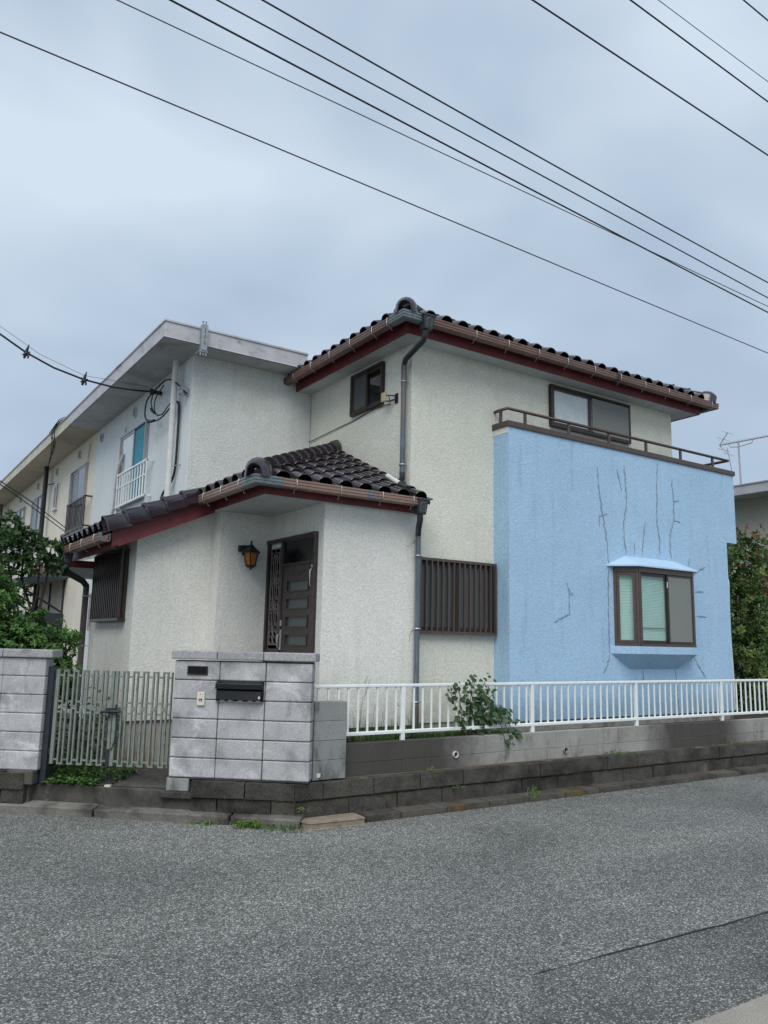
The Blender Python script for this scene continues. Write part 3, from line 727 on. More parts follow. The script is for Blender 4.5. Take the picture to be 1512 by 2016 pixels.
def lay_tiles(parent, P, up, ncol, nrow, keep, part_rows=99, first_row=lambda c: 0, extra_clip=None, stuff_name=None):
    """keep: list of plan half planes (px,py,nx,ny); tiles past part_rows join one mesh"""
    P, a, b, n = slope_frame(P, up); rest = MB(); cnt = 0
    d = LIFT/TE; b2 = (b - n*d).normalized(); n2 = a.cross(b2)
    for c in range(ncol):
        for r in range(first_row(c), nrow):
            o = P + a*(c*TW) + b*(r*TE) + n*(LIFT+.010)
            jit = random.uniform(-.003, .003)
            m = Matrix((a, b2, n2)).transposed().to_4x4(); m.translation = o + a*jit + n*random.uniform(-.002, .002) + b*random.uniform(-.004, .004)
            cor = [o + a*x + b*y for x in (0, TW) for y in (0, .26)]
            inside = True; cut = []
            for (px, py, nx, ny) in keep:
                s = [(q.x-px)*nx + (q.y-py)*ny for q in cor]
                if max(s) <= .02: inside = False; break
                if min(s) < 0: cut.append((px, py, nx, ny))
            if not inside: continue
            me = TILE
            if cut:
                bm = bmesh.new(); bm.from_mesh(TILE); bm.transform(m)
                for (px, py, nx, ny) in cut:
                    bmesh.ops.bisect_plane(bm, geom=bm.verts[:]+bm.edges[:]+bm.faces[:], plane_co=(px, py, 0), plane_no=(nx, ny, 0), clear_inner=True)
                if not bm.faces: bm.free(); continue
                bm.transform(m.inverted()); me = bpy.data.meshes.new('roof_tile'); bm.to_mesh(me); bm.free()
                if not me.materials: me.materials.append(M['tile'])
            if r-first_row(c) < part_rows: link('roof_tile', me, parent, m); cnt += 1
            else:
                rest.M = m; rest.add([v.co.copy() for v in me.vertices], [tuple(p.vertices) for p in me.polygons], True)
    if rest.f:
        rest.M = None; tag(rest.build('roof_tiles_beyond', M['tile'], parent, recalc=False), kind='stuff')
    return cnt
def half_pipe(L, r0, r1, lip, n=9, skirt=.03, th=.014):
    """ridge tile along +y: thicker lipped lower end at y=0"""
    st = [(0, r0+lip), (.028, r0+lip), (.034, r0), (L, r1)]; v = []; f = []; sm = []
    def arc(y, r):
        p = [(-r, y, -skirt)] + [(-r*math.cos(math.pi*i/(n-1)), y, r*math.sin(math.pi*i/(n-1))) for i in range(n)] + [(r, y, -skirt)]
        return p
    k = n+2
    for y, r in st: v += arc(y, r)
    for i in range(len(st)-1):
        for j in range(k-1): f.append((i*k+j, i*k+j+1, (i+1)*k+j+1, (i+1)*k+j)); sm.append(True)
    b = len(v); v += arc(0, st[0][1]); v += arc(0, r0-th); v += arc(.06, r0-th)
    for j in range(k-1): f.append((b+j, b+j+1, b+k+j+1, b+k+j)); sm.append(False)
    for j in range(k-1): f.append((b+k+j, b+k+j+1, b+2*k+j+1, b+2*k+j)); sm.append(True)
    me = bpy.data.meshes.new('ridge_tile'); me.from_pydata(v, [], f); me.polygons.foreach_set('use_smooth', sm); me.materials.append(M['tile_dark'])
    bm = bmesh.new(); bm.from_mesh(me); bmesh.ops.recalc_face_normals(bm, faces=bm.faces); bm.to_mesh(me); bm.free()
    return me
def end_cap(r, n=9, L=.20):
    """rounded end of a hip, open hollow towards the eaves (-y)"""
    v = []; f = []; sm = []; k = n+2
    st = [(0, .66), (.025, .80), (.06, .95), (.11, 1.05), (.16, 1.05), (L, .95)]
    def arc(y, s):
        rr = r*s
        return [(-rr*1.12, y, -.055)] + [(-rr*math.cos(math.pi*i/(n-1)), y, rr*math.sin(math.pi*i/(n-1))*1.06) for i in range(n)] + [(rr*1.12, y, -.055)]
    for y, s in st: v += arc(y, s)
    for i in range(len(st)-1):
        for j in range(k-1): f.append((i*k+j, i*k+j+1, (i+1)*k+j+1, (i+1)*k+j)); sm.append(True)
    b = len(v); v += arc(0, .66); v += [(x*.86, y, z*.86 if z > 0 else z) for x, y, z in arc(.004, .66)]; v += [(x*.86, .10, z*.86 if z > 0 else z) for x, y, z in arc(0, .66)]
    for q in range(2):
        for j in range(k-1): f.append((b+q*k+j, b+q*k+j+1, b+(q+1)*k+j+1, b+(q+1)*k+j)); sm.append(False)
    f.append(tuple(b+2*k+j for j in range(k))); sm.append(False)
    me = bpy.data.meshes.new('ridge_end'); me.from_pydata(v, [], f); me.polygons.foreach_set('use_smooth', sm); me.materials.append(M['tile_dark'])
    bm = bmesh.new(); bm.from_mesh(me); bmesh.ops.recalc_face_normals(bm, faces=bm.faces); bm.to_mesh(me); bm.free()
    return me
RT = half_pipe(.275, .098, .090, .014); CAP = end_cap(.132, L=.22)
def hip_line(parent, P0, P1, count, r_lift=.05, cap=True):
    P0, P1 = Vector(P0), Vector(P1); y = (P1-P0).normalized(); x = y.cross(Vector((0, 0, 1))).normalized(); z = x.cross(y)
    L = (P1-P0).length; step = L/count
    def mt(t, lift, ang=0):
        m = Matrix((x, y, z)).transposed().to_4x4(); m.translation = P0 + y*t + z*lift
        return m @ Matrix.Rotation(ang, 4, 'X')
    fill = MB(); fill.M = mt(0, 0); fill.prism([(-.085, -.06), (.085, -.06), (.07, r_lift+.01), (-.07, r_lift+.01)], 'y', .02, L); fill.build('ridge_mortar', M['mortar'], parent)
    if cap: link('ridge_end', CAP, parent, mt(-.10, r_lift+.005, R(-4)))
    for i in range(count): link('ridge_tile', RT, parent, mt(.07+i*step*.985 if cap else i*step, r_lift+.010, R(-2.5)) @ Matrix.Diagonal((1, step/.235, 1, 1)))

# porch roof -------------------------------------------------------
m = MB()
dk = lambda X, Y: min(zL(X), zF(Y))
def slab_poly(mb, pts, t=.05): mb.add([p for p in pts]+[(p[0], p[1], p[2]-t) for p in pts], [tuple(range(len(pts))), tuple(range(2*len(pts)-1, len(pts)-1, -1))]+[(i, (i+1) % len(pts), len(pts)+(i+1) % len(pts), len(pts)+i) for i in range(len(pts))])
slab_poly(m, [(x, y, zF(y)) for x, y in ((3.42, 7.62), (5.725, 7.62), (5.725, 9.92))])
slab_poly(m, [(x, y, zL(x)) for x, y in ((3.42, 7.62), (5.75, 9.95), (5.75, 10.75), (3.76, 10.75), (3.76, 11.40), (2.35, 11.40), (2.35, 9.26), (3.42, 9.26))])
pr_ = m.build('porch_roof', M['deck'], ho)
hipF = (3.40, 7.60, .7071, -.7071); hipL = (3.40, 7.60, -.7071, .7071)
random.seed(5)
lay_tiles(pr_, (3.31+.05, 7.585, zF(7.585)), (0, 1, 0), 10, 11, [hipF, (5.735, 0, -1, 0), (0, 9.9, 0, -1)])
# front tiles stop at the main wall; the left slope runs back past the step in the eaves
lay_tiles(pr_, (2.325, 9.24+8*TW, zL(2.325)), (1, 0, 0), 15, 16, [hipL, (5.72, 0, -1, 0), (0, 7.60, 0, 1)],
          first_row=lambda c: 0 if c < 8 else 5)
hip_line(pr_, (3.44, 7.64, zF(7.64)), (5.66, 9.86, zF(9.86)), 11)
y_ = Vector((1, 1, .45)).normalized(); x_ = y_.cross(Vector((0, 0, 1))).normalized(); z_ = x_.cross(y_)
mm_ = Matrix((x_, y_, z_)).transposed().to_4x4(); mm_.translation = (5.60, 9.80, zF(9.80)+.03)
MB(mm_).prism([(-.13, -.02), (.13, -.02), (.10, .10), (.03, .17), (-.05, .15), (-.11, .08)], 'y', 0, .12).build('ridge_collar', M['mortar'], pr_)
# verge tiles and boards of the lower left roof
VG = half_pipe(.285, .088, .080, .006, n=11, skirt=.10)
P, a_, b_, n_ = slope_frame((2.315, 9.245, zL(2.315)), (1, 0, 0))
for i in range(5):
    b2 = (b_ - n_*.085).normalized(); n2 = a_.cross(b2); mt = Matrix((a_, b2, n2)).transposed().to_4x4(); mt.translation = P + b_*(i*.245) + n_*.055
    link('verge_tile', VG, pr_, mt @ Matrix.Diagonal((1, 1.0, 1, 1)))
for i in range(6):
    b2 = (b_ - n_*.085).normalized(); n2 = a_.cross(b2); mt = Matrix((a_, b2, n2)).transposed().to_4x4(); mt.translation = P + b_*(i*.245) + n_*.055 + Vector((0, 2.14, 0))
    link('verge_tile', VG, pr_, mt)
MB().prism([(2.47, zL(2.47)-.265), (3.62, zL(3.62)-.262), (3.62, zL(3.62)-.04), (2.40, zL(2.40)-.04), (2.40, zL(2.40)-.245), (2.47, zL(2.47)-.235)], 'y', 9.262, 9.29).build('verge_board', M['fascia'], ho)
MB().prism([(2.47, zL(2.47)-.245), (3.62, zL(3.62)-.245), (3.62, zL(3.62)-.06), (2.40, zL(2.40)-.06)], 'y', 11.40, 11.43).build('verge_board', M['fascia'], ho)
MB().box(2.425, 2.450, 9.29, 11.40, 2.755, 2.965).build('fascia', M['fascia'], ho)
MB().prism([(2.45, 2.80), (2.763, 2.94), (3.70, 3.36), (3.70, 3.345), (2.763, 2.925), (2.45, 2.785)], 'y', 9.29, 11.40).build('soffit', M['soffit'], ho)
# porch fascias, soffit, gutters
MB().hsweep([(3.577, 9.262), (3.577, 7.755), (5.72, 7.755)], [(-.022, .0), (-.022, .135), (0, .135), (0, 0)], 3.315).build('fascia', M['fascia'], ho)
MB().prism([(3.59, 7.775), (5.70, 7.775), (5.70, 7.849), (4.389, 7.849), (4.389, 9.249), (3.699, 9.249), (3.699, 9.499), (3.59, 9.499)], 'z', 3.322, 3.335).build('soffit', M['soffit'], ho)
GP = [(0, .092), (.008, .092), (.008, .014), (.020, .006), (.094, .006), (.094, .092), (.112, .096), (.112, .078), (.104, .074), (.104, .066), (.110, .062), (.110, .042), (.102, .038), (.102, .030), (.108, .026), (.106, .010), (.092, 0), (.012, 0), (0, .010)]
def gutter(path, z, d=.105, mat_='gutter', par=None):
    return MB().hsweep(path, [(x+d, y) for x, y in GP], z).build('gutter', M[mat_], par or ho)
def gclip(gut, P, out, z):
    """wire strap over the gutter front"""
    out = Vector(out); u = Vector((-out.y, out.x, 0)); P = Vector(P)
    m = MB(frame((P.x, P.y, z), u, out))
    m.tube([(0, .10, .098), (0, .222, .100), (0, .2235, .03), (0, .214, -.004), (0, .16, -.010), (0, .150, -.045), (0, .13, -.045)], .005, 5)
    m.build('gutter_clip', M['steel'], gut)
# travel so that the outside is on the right-hand side
g1 = gutter([(3.577, 9.262), (3.577, 7.755), (5.60, 7.755)], 3.375)
for y in (9.0, 8.45, 7.95): gclip(g1, (3.577, y, 0), (-1, 0, 0), 3.375)
for x in (3.86, 4.42, 4.98, 5.42): gclip(g1, (x, 7.755, 0), (0, -1, 0), 3.375)
gj = [(x+.105+(.004 if x > .09 else 0), y+(.002 if y > .09 else -.002 if y < .001 else 0)) for x, y in GP]
MB().hsweep([(3.577, 7.86), (3.577, 7.755), (3.70, 7.755)], gj, 3.375).build('gutter_joint', M['gutter_joint'], g1)
MB().hsweep([(4.78, 7.755), (4.86, 7.755)], gj, 3.375).build('gutter_joint', M['gutter_joint'], g1)
g2 = gutter([(2.425, 11.20), (2.425, 9.22)], 2.822, .06)
for y in (9.5, 10.1, 10.7): gclip(g2, (2.47, y, 0), (-1, 0, 0), 2.822)
MB().hsweep([(2.425, 9.26), (2.425, 9.205)], [(x-.045, y) for x, y in gj], 2.822).build('gutter_joint', M['gutter_joint'], g2)
def hopper(P, w, name='rain_hopper', par=ho, emblem=None):
    m = MB(); x, y, z = P
    m.add([(x-w*.5, y-w*.42, z+.17), (x+w*.5, y-w*.42, z+.17), (x+w*.5, y+w*.42, z+.17), (x-w*.5, y+w*.42, z+.17),
           (x-w*.36, y-w*.32, z), (x+w*.36, y-w*.32, z), (x+w*.36, y+w*.32, z), (x-w*.36, y+w*.32, z)],
          [(0,1,2,3), (4,7,6,5), (0,4,5,1), (1,5,6,2), (2,6,7,3), (3,7,4,0)])
    h = m.build(name, M['hopper'], par, bevel=.006)
    m = MB(); m.box(x-w*.54, x+w*.54, y-w*.46, y+w*.46, z+.165, z+.19); m.build('rim', M['hopper'], h, bevel=.004)
    m = MB(); yy = y-w*.42
    pts = [(-.035, .035), (.035, .035), (.038, .11), (.02, .135), (0, .142), (-.02, .135), (-.038, .11)]
    for (p, q) in zip(pts, pts[1:]+pts[:1]):
        fy = lambda zz: y - w*(.32+.10*zz/.17) - .002
        m.tube([(x+p[0], fy(p[1]), z+p[1]), (x+q[0], fy(q[1]), z+q[1])], .004, 5)
    for zz in (.06, .08, .10): m.tube([(x-.02, y - w*(.32+.10*zz/.17) - .002, z+zz), (x+.02, y - w*(.32+.10*zz/.17) - .002, z+zz)], .003, 5)
    m.build('emblem', M['gutter_joint'], h)
    return h
hopper((5.555, 7.59, 3.275), .155)
def strap(par, P, r=.043, off=(0, .07, 0)):
    m = MB(); m.lathe([(r+.002, -.010), (r+.005, -.010), (r+.005, .010), (r+.002, .010)], P, 10); P = Vector(P); 
    m.tube([P+Vector(off).normalized()*r, P+Vector(off)], .006, 5); m.build('pipe_clip', M['steel'], par)
m = MB(); m.tube([(5.555, 7.59, 3.28), (5.555, 7.59, 3.21), (5.60, 7.68, 3.13), (5.672, 7.785, 3.06)], .037, 10); e1 = m.build('pipe_elbow', M['hopper'], ho)
m = MB(); m.tube([(5.672, 7.785, 3.08), (5.672, 7.785, .66)], .034, 12); dp = m.build('downpipe', M['pipe_blue'], ho)
m = MB(); m.tube([(5.672, 7.785, .64), (5.672, 7.785, 1.02)], .037, 12); m.build('pipe_foot', M['pipe_brown'], dp)
for z in (2.80, 1.92, 1.06): strap(dp, (5.672, 7.785, z))
# left downpipe with its long elbow
hopper((2.31, 11.12, 2.69), .15)
m = MB(); m.tube([(2.31, 11.12, 2.70), (2.31, 11.12, 2.62), (2.36, 11.2, 2.585), (2.62, 11.46, 2.50), (2.68, 11.50, 2.44), (2.68, 11.50, 2.36)], .043, 10); m.build('pipe_elbow', M['hopper'], ho)
m = MB(); m.tube([(2.68, 11.50, 2.42), (2.68, 11.50, .28)], .042, 12); d2 = m.build('downpipe', M['pipe_brown'], ho)
for z in (2.30, 1.62, .95): strap(d2, (2.68, 11.50, z), .044, (.09, -.03, 0))
# loose piece of grey pipe on the tiles
m = MB(); p0, p1 = Vector((5.44, 8.14, zF(8.14)+.12)), Vector((5.40, 7.62, zF(7.62)+.10))
m.tube([p0, p0.lerp(p1, .62)], .033, 10); s1 = m.build('spout_pipe', M['pvc'], ho)
MB().tube([p0.lerp(p1, .60), p0.lerp(p1, .95)], .037, 10).build('pipe_socket', M['hopper'], s1)

# main roof --------------------------------------------------------
ZE = 5.585; x0, x1, y0, y1 = 5.407, 11.36, 7.707, 13.60
eo = .148; dz0 = 5.762
zd = lambda d: dz0 + SL*d
ex0, ex1, ey0, ey1 = x0-eo, x1+eo, y0-eo, y1+eo
hw = (ey1-ey0)/2; ym = (ey0+ey1)/2
m = MB(); i_ = .02
A = (ex0+i_, ey0+i_, zd(i_)); B_ = (ex1-i_, ey0+i_, zd(i_)); C_ = (ex1-i_, ey1-i_, zd(i_)); D_ = (ex0+i_, ey1-i_, zd(i_)); T0 = (ex0+hw, ym, zd(hw)); T1 = (ex1-hw, ym, zd(hw))
m.add([A, B_, C_, D_, T0, T1], [(0,1,5,4), (1,2,5), (2,3,4,5), (3,0,4), (3,2,1,0)])
mr = m.build('main_roof', M['deck'], ho)
hA = (ex0, ey0, .7071, -.7071); hB = (ex1, ey0, -.7071, -.7071)
random.seed(6)
n1 = lay_tiles(mr, (ex0+.02, ey0-.012, zd(-.012)), (0, 1, 0), 24, 14, [hA, hB], part_rows=2)
hA2 = (ex0, ey0, -.7071, .7071); hD2 = (ex0, ey1, -.7071, -.7071)
n2 = lay_tiles(mr, (ex0-.012, ey0+12*TW-.05, zd(-.012)), (1, 0, 0), 12, 14, [hA2, hD2, (0, ey0, 0, 1)], part_rows=2)
hB2 = (ex1, ey0, .7071, .7071); hC2 = (ex1, ey1, .7071, -.7071)
lay_tiles(mr, (ex1+.012, ey0+.02, zd(-.012)), (-1, 0, 0), 24, 14, [hB2, hC2, (0, ey1, 0, -1)], part_rows=0)
hip_line(mr, (ex0+.05, ey0+.05, zd(.05)), (ex0+hw, ym, zd(hw)), 17)
hip_line(mr, (ex1-.05, ey0+.05, zd(.05)), (ex1-hw, ym, zd(hw)), 17)
hip_line(mr, T0, T1, 1, cap=False)
MB().hsweep([(x0, 10.725), (x0, y0), (x1, y0), (x1, y1)], [(-.024, .0), (-.024, .160), (0, .160), (0, 0)], ZE).build('fascia', M['fascia'], ho)
MB().box(x0+.02, x1-.02, y0+.02, 10.725, ZE+.008, ZE+.02).build('soffit', M['soffit'], ho)
MB().box(5.68, x1-.02, 10.725, y1, ZE+.008, ZE+.02).build('soffit', M['soffit'], ho)
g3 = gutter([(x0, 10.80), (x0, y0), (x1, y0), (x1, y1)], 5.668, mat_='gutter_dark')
for y in (10.4, 9.85, 9.3, 8.75, 8.2, 7.85): gclip(g3, (x0, y, 0), (-1, 0, 0), 5.668)
for k in range(10): gclip(g3, (6.35+.56*k, y0, 0), (0, -1, 0), 5.668)
MB().hsweep([(x0, y0+.10), (x0, y0), (x0+.10, y0)], gj, 5.668).build('gutter_joint', M['gutter_joint'], g3)
MB().hsweep([(9.06, y0), (9.13, y0)], gj, 5.668).build('gutter_joint', M['hopper'], g3)
MB().hsweep([(x0, 10.80), (x0, 10.70)], gj, 5.668).build('gutter_joint', M['hopper'], g3)
hopper((5.545, 7.50, 5.575), .165)
m = MB(); m.tube([(5.535, 7.51, 5.585), (5.535, 7.51, 5.515), (5.545, 7.56, 5.46), (5.60, 8.02, 5.36), (5.615, 8.07, 5.30), (5.615, 8.07, 5.24)], .037, 10); m.build('pipe_elbow', M['hopper'], ho)
m = MB(); m.tube([(5.615, 8.07, 5.28), (5.615, 8.07, 3.86)], .034, 12); d3 = m.build('downpipe', M['pipe_blue'], ho)
m = MB(); m.tube([(5.615, 8.07, 5.30), (5.615, 8.07, 5.02)], .036, 12); m.build('pipe_collar', M['pipe_brown'], d3)
m = MB(); m.tube([(5.615, 8.07, 3.88), (5.615, 8.07, 3.80), (5.60, 8.10, 3.765), (5.58, 8.25, 3.78), (5.575, 8.30, 3.78)], .037, 10); m.build('pipe_elbow', M['hopper'], d3)
for z in (5.08, 3.98): strap(d3, (5.615, 8.07, z), .038, (.07, .0, 0))

# ------------------------------------------------------------------ windows
def curtain_mesh(fr, u0, u1, z0, z1, d, folds, amp, mt):
    m = MB(fr); n = folds*6; v = []
    for i in range(n+1):
        u = u0+(u1-u0)*i/n; dd = d+amp*math.sin(i/6*2*math.pi)+amp*.5*math.sin(i*1.7)
        v += [(u, dd, z0), (u+.004*math.sin(i), dd*.9+.002, z1)]
    return m.add(v, [(2*i, 2*i+2, 2*i+3, 2*i+1) for i in range(n)], True)
def frame_bars(m, u0, u1, z0, z1, w, d0, d1):
    m.box(u0, u1, d0, d1, z1-w, z1); m.box(u0, u1, d0, d1, z0, z0+w)
    m.box(u0, u0+w, d0, d1, z0+w, z1-w); m.box(u1-w, u1, d0, d1, z0+w, z1-w)
def slider(par, O, ux, n, W, H, fmat, depth=.07, fw=.035, left='glass', right='glass', back=None, panes=2, sash=.04, mid=None, name='window', front='left'):
    """two-sash sliding window standing proud of a wall; O is its lower left corner on the wall face"""
    fr = frame(O, ux, n); m = MB(fr); frame_bars(m, 0, W, 0, H, fw, .0, depth)
    w = m.build(name, fmat, par, bevel=.003)
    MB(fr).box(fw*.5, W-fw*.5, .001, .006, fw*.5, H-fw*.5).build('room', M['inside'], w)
    if back:
        for (a, b, mt, folds, amp) in back: curtain_mesh(fr, fw+a*(W-2*fw), fw+b*(W-2*fw), fw, H-fw, .016, folds, amp, mt).build('curtain', mt, w, recalc=False)
    mid = (W/2 if mid is None else mid)
    for k, (a, b, g) in enumerate(((fw, mid+sash/2, left), (mid-sash/2, W-fw, right))):
        if g is None: continue
        d = depth-.030 if (k == 0) == (front == 'left') else depth-.048
        m = MB(fr); frame_bars(m, a, b, fw, H-fw, sash, d, d+.016); s_ = m.build('sash', fmat, w)
        MB(fr).box(a+sash*.8, b-sash*.8, d+.005, d+.009, fw+sash*.8, H-fw-sash*.8).build('pane', M[g], s_)
    return w, fr
def grille(par, fr, u0, u1, z0, z1, nb, d, mt, bw=.022, depth=.10):
    m = MB(fr); m.box(u0, u1, d-.02, d+.012, z1-.035, z1); m.box(u0, u1, d-.02, d+.012, z0, z0+.035)
    m.box(u0, u0+bw, d-.02, d+.012, z0+.035, z1-.035); m.box(u1-bw, u1, d-.02, d+.012, z0+.035, z1-.035)
    m.box(u0, u0+.02, .0, d-.02, z0, z0+.03); m.box(u1-.02, u1, 0, d-.02, z0, z0+.03); m.box(u0, u0+.02, 0, d-.02, z1-.03, z1); m.box(u1-.02, u1, 0, d-.02, z1-.03, z1)
    g = m.build('window_grille', mt, par, bevel=.002)
    b = MB().box(-bw/2, bw/2, -.016, .010, 0, z1-z0-.068).mesh('bar', mt)
    for i in range(1, nb-1):
        u = u0+bw/2+(u1-u0-bw)*i/(nb-1)
        link('bar', b, g, fr @ Matrix.Translation((u, d, z0+.034)))
    return g
# front ground-floor window behind its grille
w, fr = slider(ho, (5.80, 8.0, 1.88), (1, 0, 0), (0, -1, 0), 1.24, .92, M['bronze'], .05, left='glass_frost', right='glass_frost', front='right')
grille(ho, fr, 0, 1.255, -.01, .93, 15, .085, M['bronze2'])
# upper front window
w, fr = slider(ho, (8.155, 8.0, 4.905), (1, 0, 0), (0, -1, 0), 1.745, .635, M['bronze'], .055, left='glass', right='glass', front='left', mid=.83,
               back=[(0, .48, M['curtain'], 9, .006), (.48, 1, M['curtain3'], 5, .002)])
MB(fr).box(.87, 1.70, .052, .054, .045, .58).build('insect_screen', M['screen'], w)
# upper side window (open dark half on its right)
w, fr = slider(ho, (5.69, 9.448, 4.93), (0, -1, 0), (-1, 0, 0), .82, .605, M['bronze'], .055, left='glass_frost', right='glass_dark', front='left')
# wall aerial beside the side window with its wire
m = MB(); m.box(5.56, 5.585, 8.42, 8.52, 4.90, 5.03); an = m.build('wall_aerial', M['insul'], ho, bevel=.008)
m = MB(); m.box(5.675, 5.69, 8.30, 8.36, 4.87, 5.0); m.tube([(5.68, 8.33, 4.92), (5.60, 8.42, 4.90), (5.585, 8.47, 4.92)], .010, 6); m.tube([(5.60, 8.40, 4.98), (5.62, 8.38, 4.88), (5.60, 8.42, 4.84)], .006, 5)
m.tube([(5.68, 8.33, 4.97), (5.59, 8.45, 4.99)], .008, 5); m.build('bracket', M['black'], an)
MB().tube([(5.655, 8.42, 4.86), (5.672, 8.55, 4.90), (5.678, 8.9, 4.915), (5.68, 9.4, 4.87), (5.675, 10.0, 4.85), (5.672, 10.72, 4.82)], .006, 5).build('wire', M['wire'], an)
# side window of the low left block with a deep grille
fr = frame((2.763, 11.10, 1.94), (0, -1, 0), (-1, 0, 0))
w, fr = slider(ho, (2.763, 11.10, 1.96), (0, -1, 0), (-1, 0, 0), 1.30, .84, M['bronze'], .04, left='glass_dark', right='glass_dark')
grille(ho, fr, -.02, 1.32, -.02, .86, 16, .085, M['bronze'])

# ------------------------------------------------------------------ front door
fr = frame((4.39, 9.235, .93), (0, -1, 0), (-1, 0, 0)); DW, DH = 1.255, 2.07
m = MB(fr); m.box(-.01, DW+.005, -.02, .055, DH-.045, DH); m.box(-.01, .035, -.02, .045, 0, DH-.045); m.box(DW-.03, DW+.005, -.02, .045, 0, DH-.045)
m.box(.375, .425, -.02, .040, 0, DH-.045); m.box(.425, DW-.03, -.02, .036, 1.715, 1.745); m.box(.035, .375, -.02, .03, 0, .72)
dr = m.build('door', M['door'], ho, bevel=.003)
MB(fr).box(.43, DW-.035, .002, .010, 1.75, DH-.05).build('transom_pane', M['glass_frost'] if False else M['blackgloss'], dr)
m = MB(fr); y0d, y1d = .428, DW-.033                     # leaf with five glazed slots
zs = [.02, .34, .445, .555, .66, .77, .875, .985, 1.09, 1.20, 1.305, 1.41, 1.515, 1.71]
slots = [(.77, .885), (.985, 1.10), (1.20, 1.315), (1.41, 1.525)]
a = y0d; prev = .0
for z0_, z1_ in slots+[(None, None)]:
    m.box(y0d, y1d, .0, .024, prev, z0_ if z0_ else 1.712)
    if z0_:
        m.box(y0d, y0d+.13, .0, .024, z0_, z1_); m.box(y1d-.13, y1d, .0, .024, z0_, z1_)
    prev = z1_
lf = m.build('door_leaf', M['door'], dr)
for z0_, z1_ in slots:
    MB(fr).box(y0d+.125, y1d-.125, .004, .008, z0_-.004, z1_+.004).build('slot_pane', M['glass_frost'], dr)
    m = MB(fr); frame_bars(m, y0d+.115, y1d-.115, z0_-.014, z1_+.014, .016, .024, .034); m.build('slot_frame', M['door'], dr)
m = MB(fr); m.prism([(y0d+.20, 1.64), (y1d-.20, 1.64), (y1d-.22, 1.62), ((y0d+y1d)/2+.06, 1.60), ((y0d+y1d)/2, 1.575), ((y0d+y1d)/2-.06, 1.60), (y0d+.22, 1.62)], 'y', .024, .030); m.build('carved_swag', M['bronze'], dr)
m = MB(fr); m.box(.432, .462, .024, .040, .70, .95); m.tube([(.447, .04, .72), (.447, .075, .74), (.447, .075, .88), (.447, .04, .90)], .009, 6)
m.lathe([(.0, 0), (.02, 0)], (.447, .04, 1.03), 8); m.box(.430, .464, .024, .044, .99, 1.06); m.build('handle', M['steel'], dr, bevel=.003)
m = MB(fr); m.tube([(y1d-.05, .03, 1.44), (y1d-.05, .05, 1.46), (y1d-.05, .05, 1.62), (y1d-.05, .03, 1.64)], .007, 6); m.build('pull', M['steel'], dr)
MB(fr).box(y1d-.055, y1d-.043, .024, .030, 1.66, 1.69).build('peephole', M['pvc'], dr)
MB(fr).box(.04, .37, -.005, .0, .05, 1.95).build('side_pane', M['blackgloss'], dr)
m = MB(fr); frame_bars(m, .085, .345, .76, 1.96, .016, .018, .030)
def ring(cx, cz, rx, rz, r=.006, a0=0, a1=2*math.pi, n=14):
    m.tube([(cx+rx*math.cos(a0+(a1-a0)*i/n), .026, cz+rz*math.sin(a0+(a1-a0)*i/n)) for i in range(n+1)], r, 5, caps=False)
for z in (1.72, 1.40, 1.08):
    ring(.215, z, .055, .14); ring(.215, z, .11, .15, .006, .25*math.pi, .75*math.pi); ring(.215, z, .11, .15, .006, 1.25*math.pi, 1.75*math.pi)
    for sx in (-1, 1):
        ring(.215+sx*.085, z, .035, .085); ring(.215+sx*.075, z+.145, .03, .04); 
    m.tube([(.10, .026, z-.16), (.33, .026, z-.16)], .006, 5)
for zz in (.90, .82): ring(.16, zz, .04, .045); ring(.27, zz, .04, .045)
m.tube([(.215, .026, .78), (.215, .026, 1.95)], .006, 5)
m.build('scroll_grille', M['iron'], dr)

# ------------------------------------------------------------------ porch lantern
m = MB(); LC = (4.062, 9.10)
m.box(4.00, 4.07, 9.225, 9.25, 2.80, 2.92); m.tube([(4.035, 9.24, 2.87), (4.035, 9.16, 2.905), (4.062, 9.10, 2.895)], .016, 6)
m.box(3.945, 4.035, 9.20, 9.249, 2.835, 2.915)
la = m.build('wall_lantern', M['black'], ho, bevel=.004)
m = MB(); m.lathe([(.0, .132), (.012, .128), (.016, .11), (.009, .095), (.014, .085), (.03, .075), (.045, .055), (.10, .012), (.132, -.012), (.128, -.022), (.0, -.022)], (LC[0], LC[1], 2.838), 6, smooth=False); m.build('lantern_roof', M['black'], la)
m = MB(); m.lathe([(.092, .17), (.058, 0), (.0, 0)], (LC[0], LC[1], 2.650), 6, smooth=False); m.build('lantern_glass', M['amber'], la)
m = MB()
for j in range(6):
    a = 2*math.pi*j/6; m.tube([(LC[0]+.096*math.cos(a), LC[1]+.096*math.sin(a), 2.82), (LC[0]+.062*math.cos(a), LC[1]+.062*math.sin(a), 2.65)], .007, 5)
m.lathe([(.066, .012), (.070, 0), (.04, -.018), (.012, -.026), (.014, -.038), (.0, -.048)], (LC[0], LC[1], 2.650), 6, smooth=False); m.build('lantern_cage', M['black'], la)

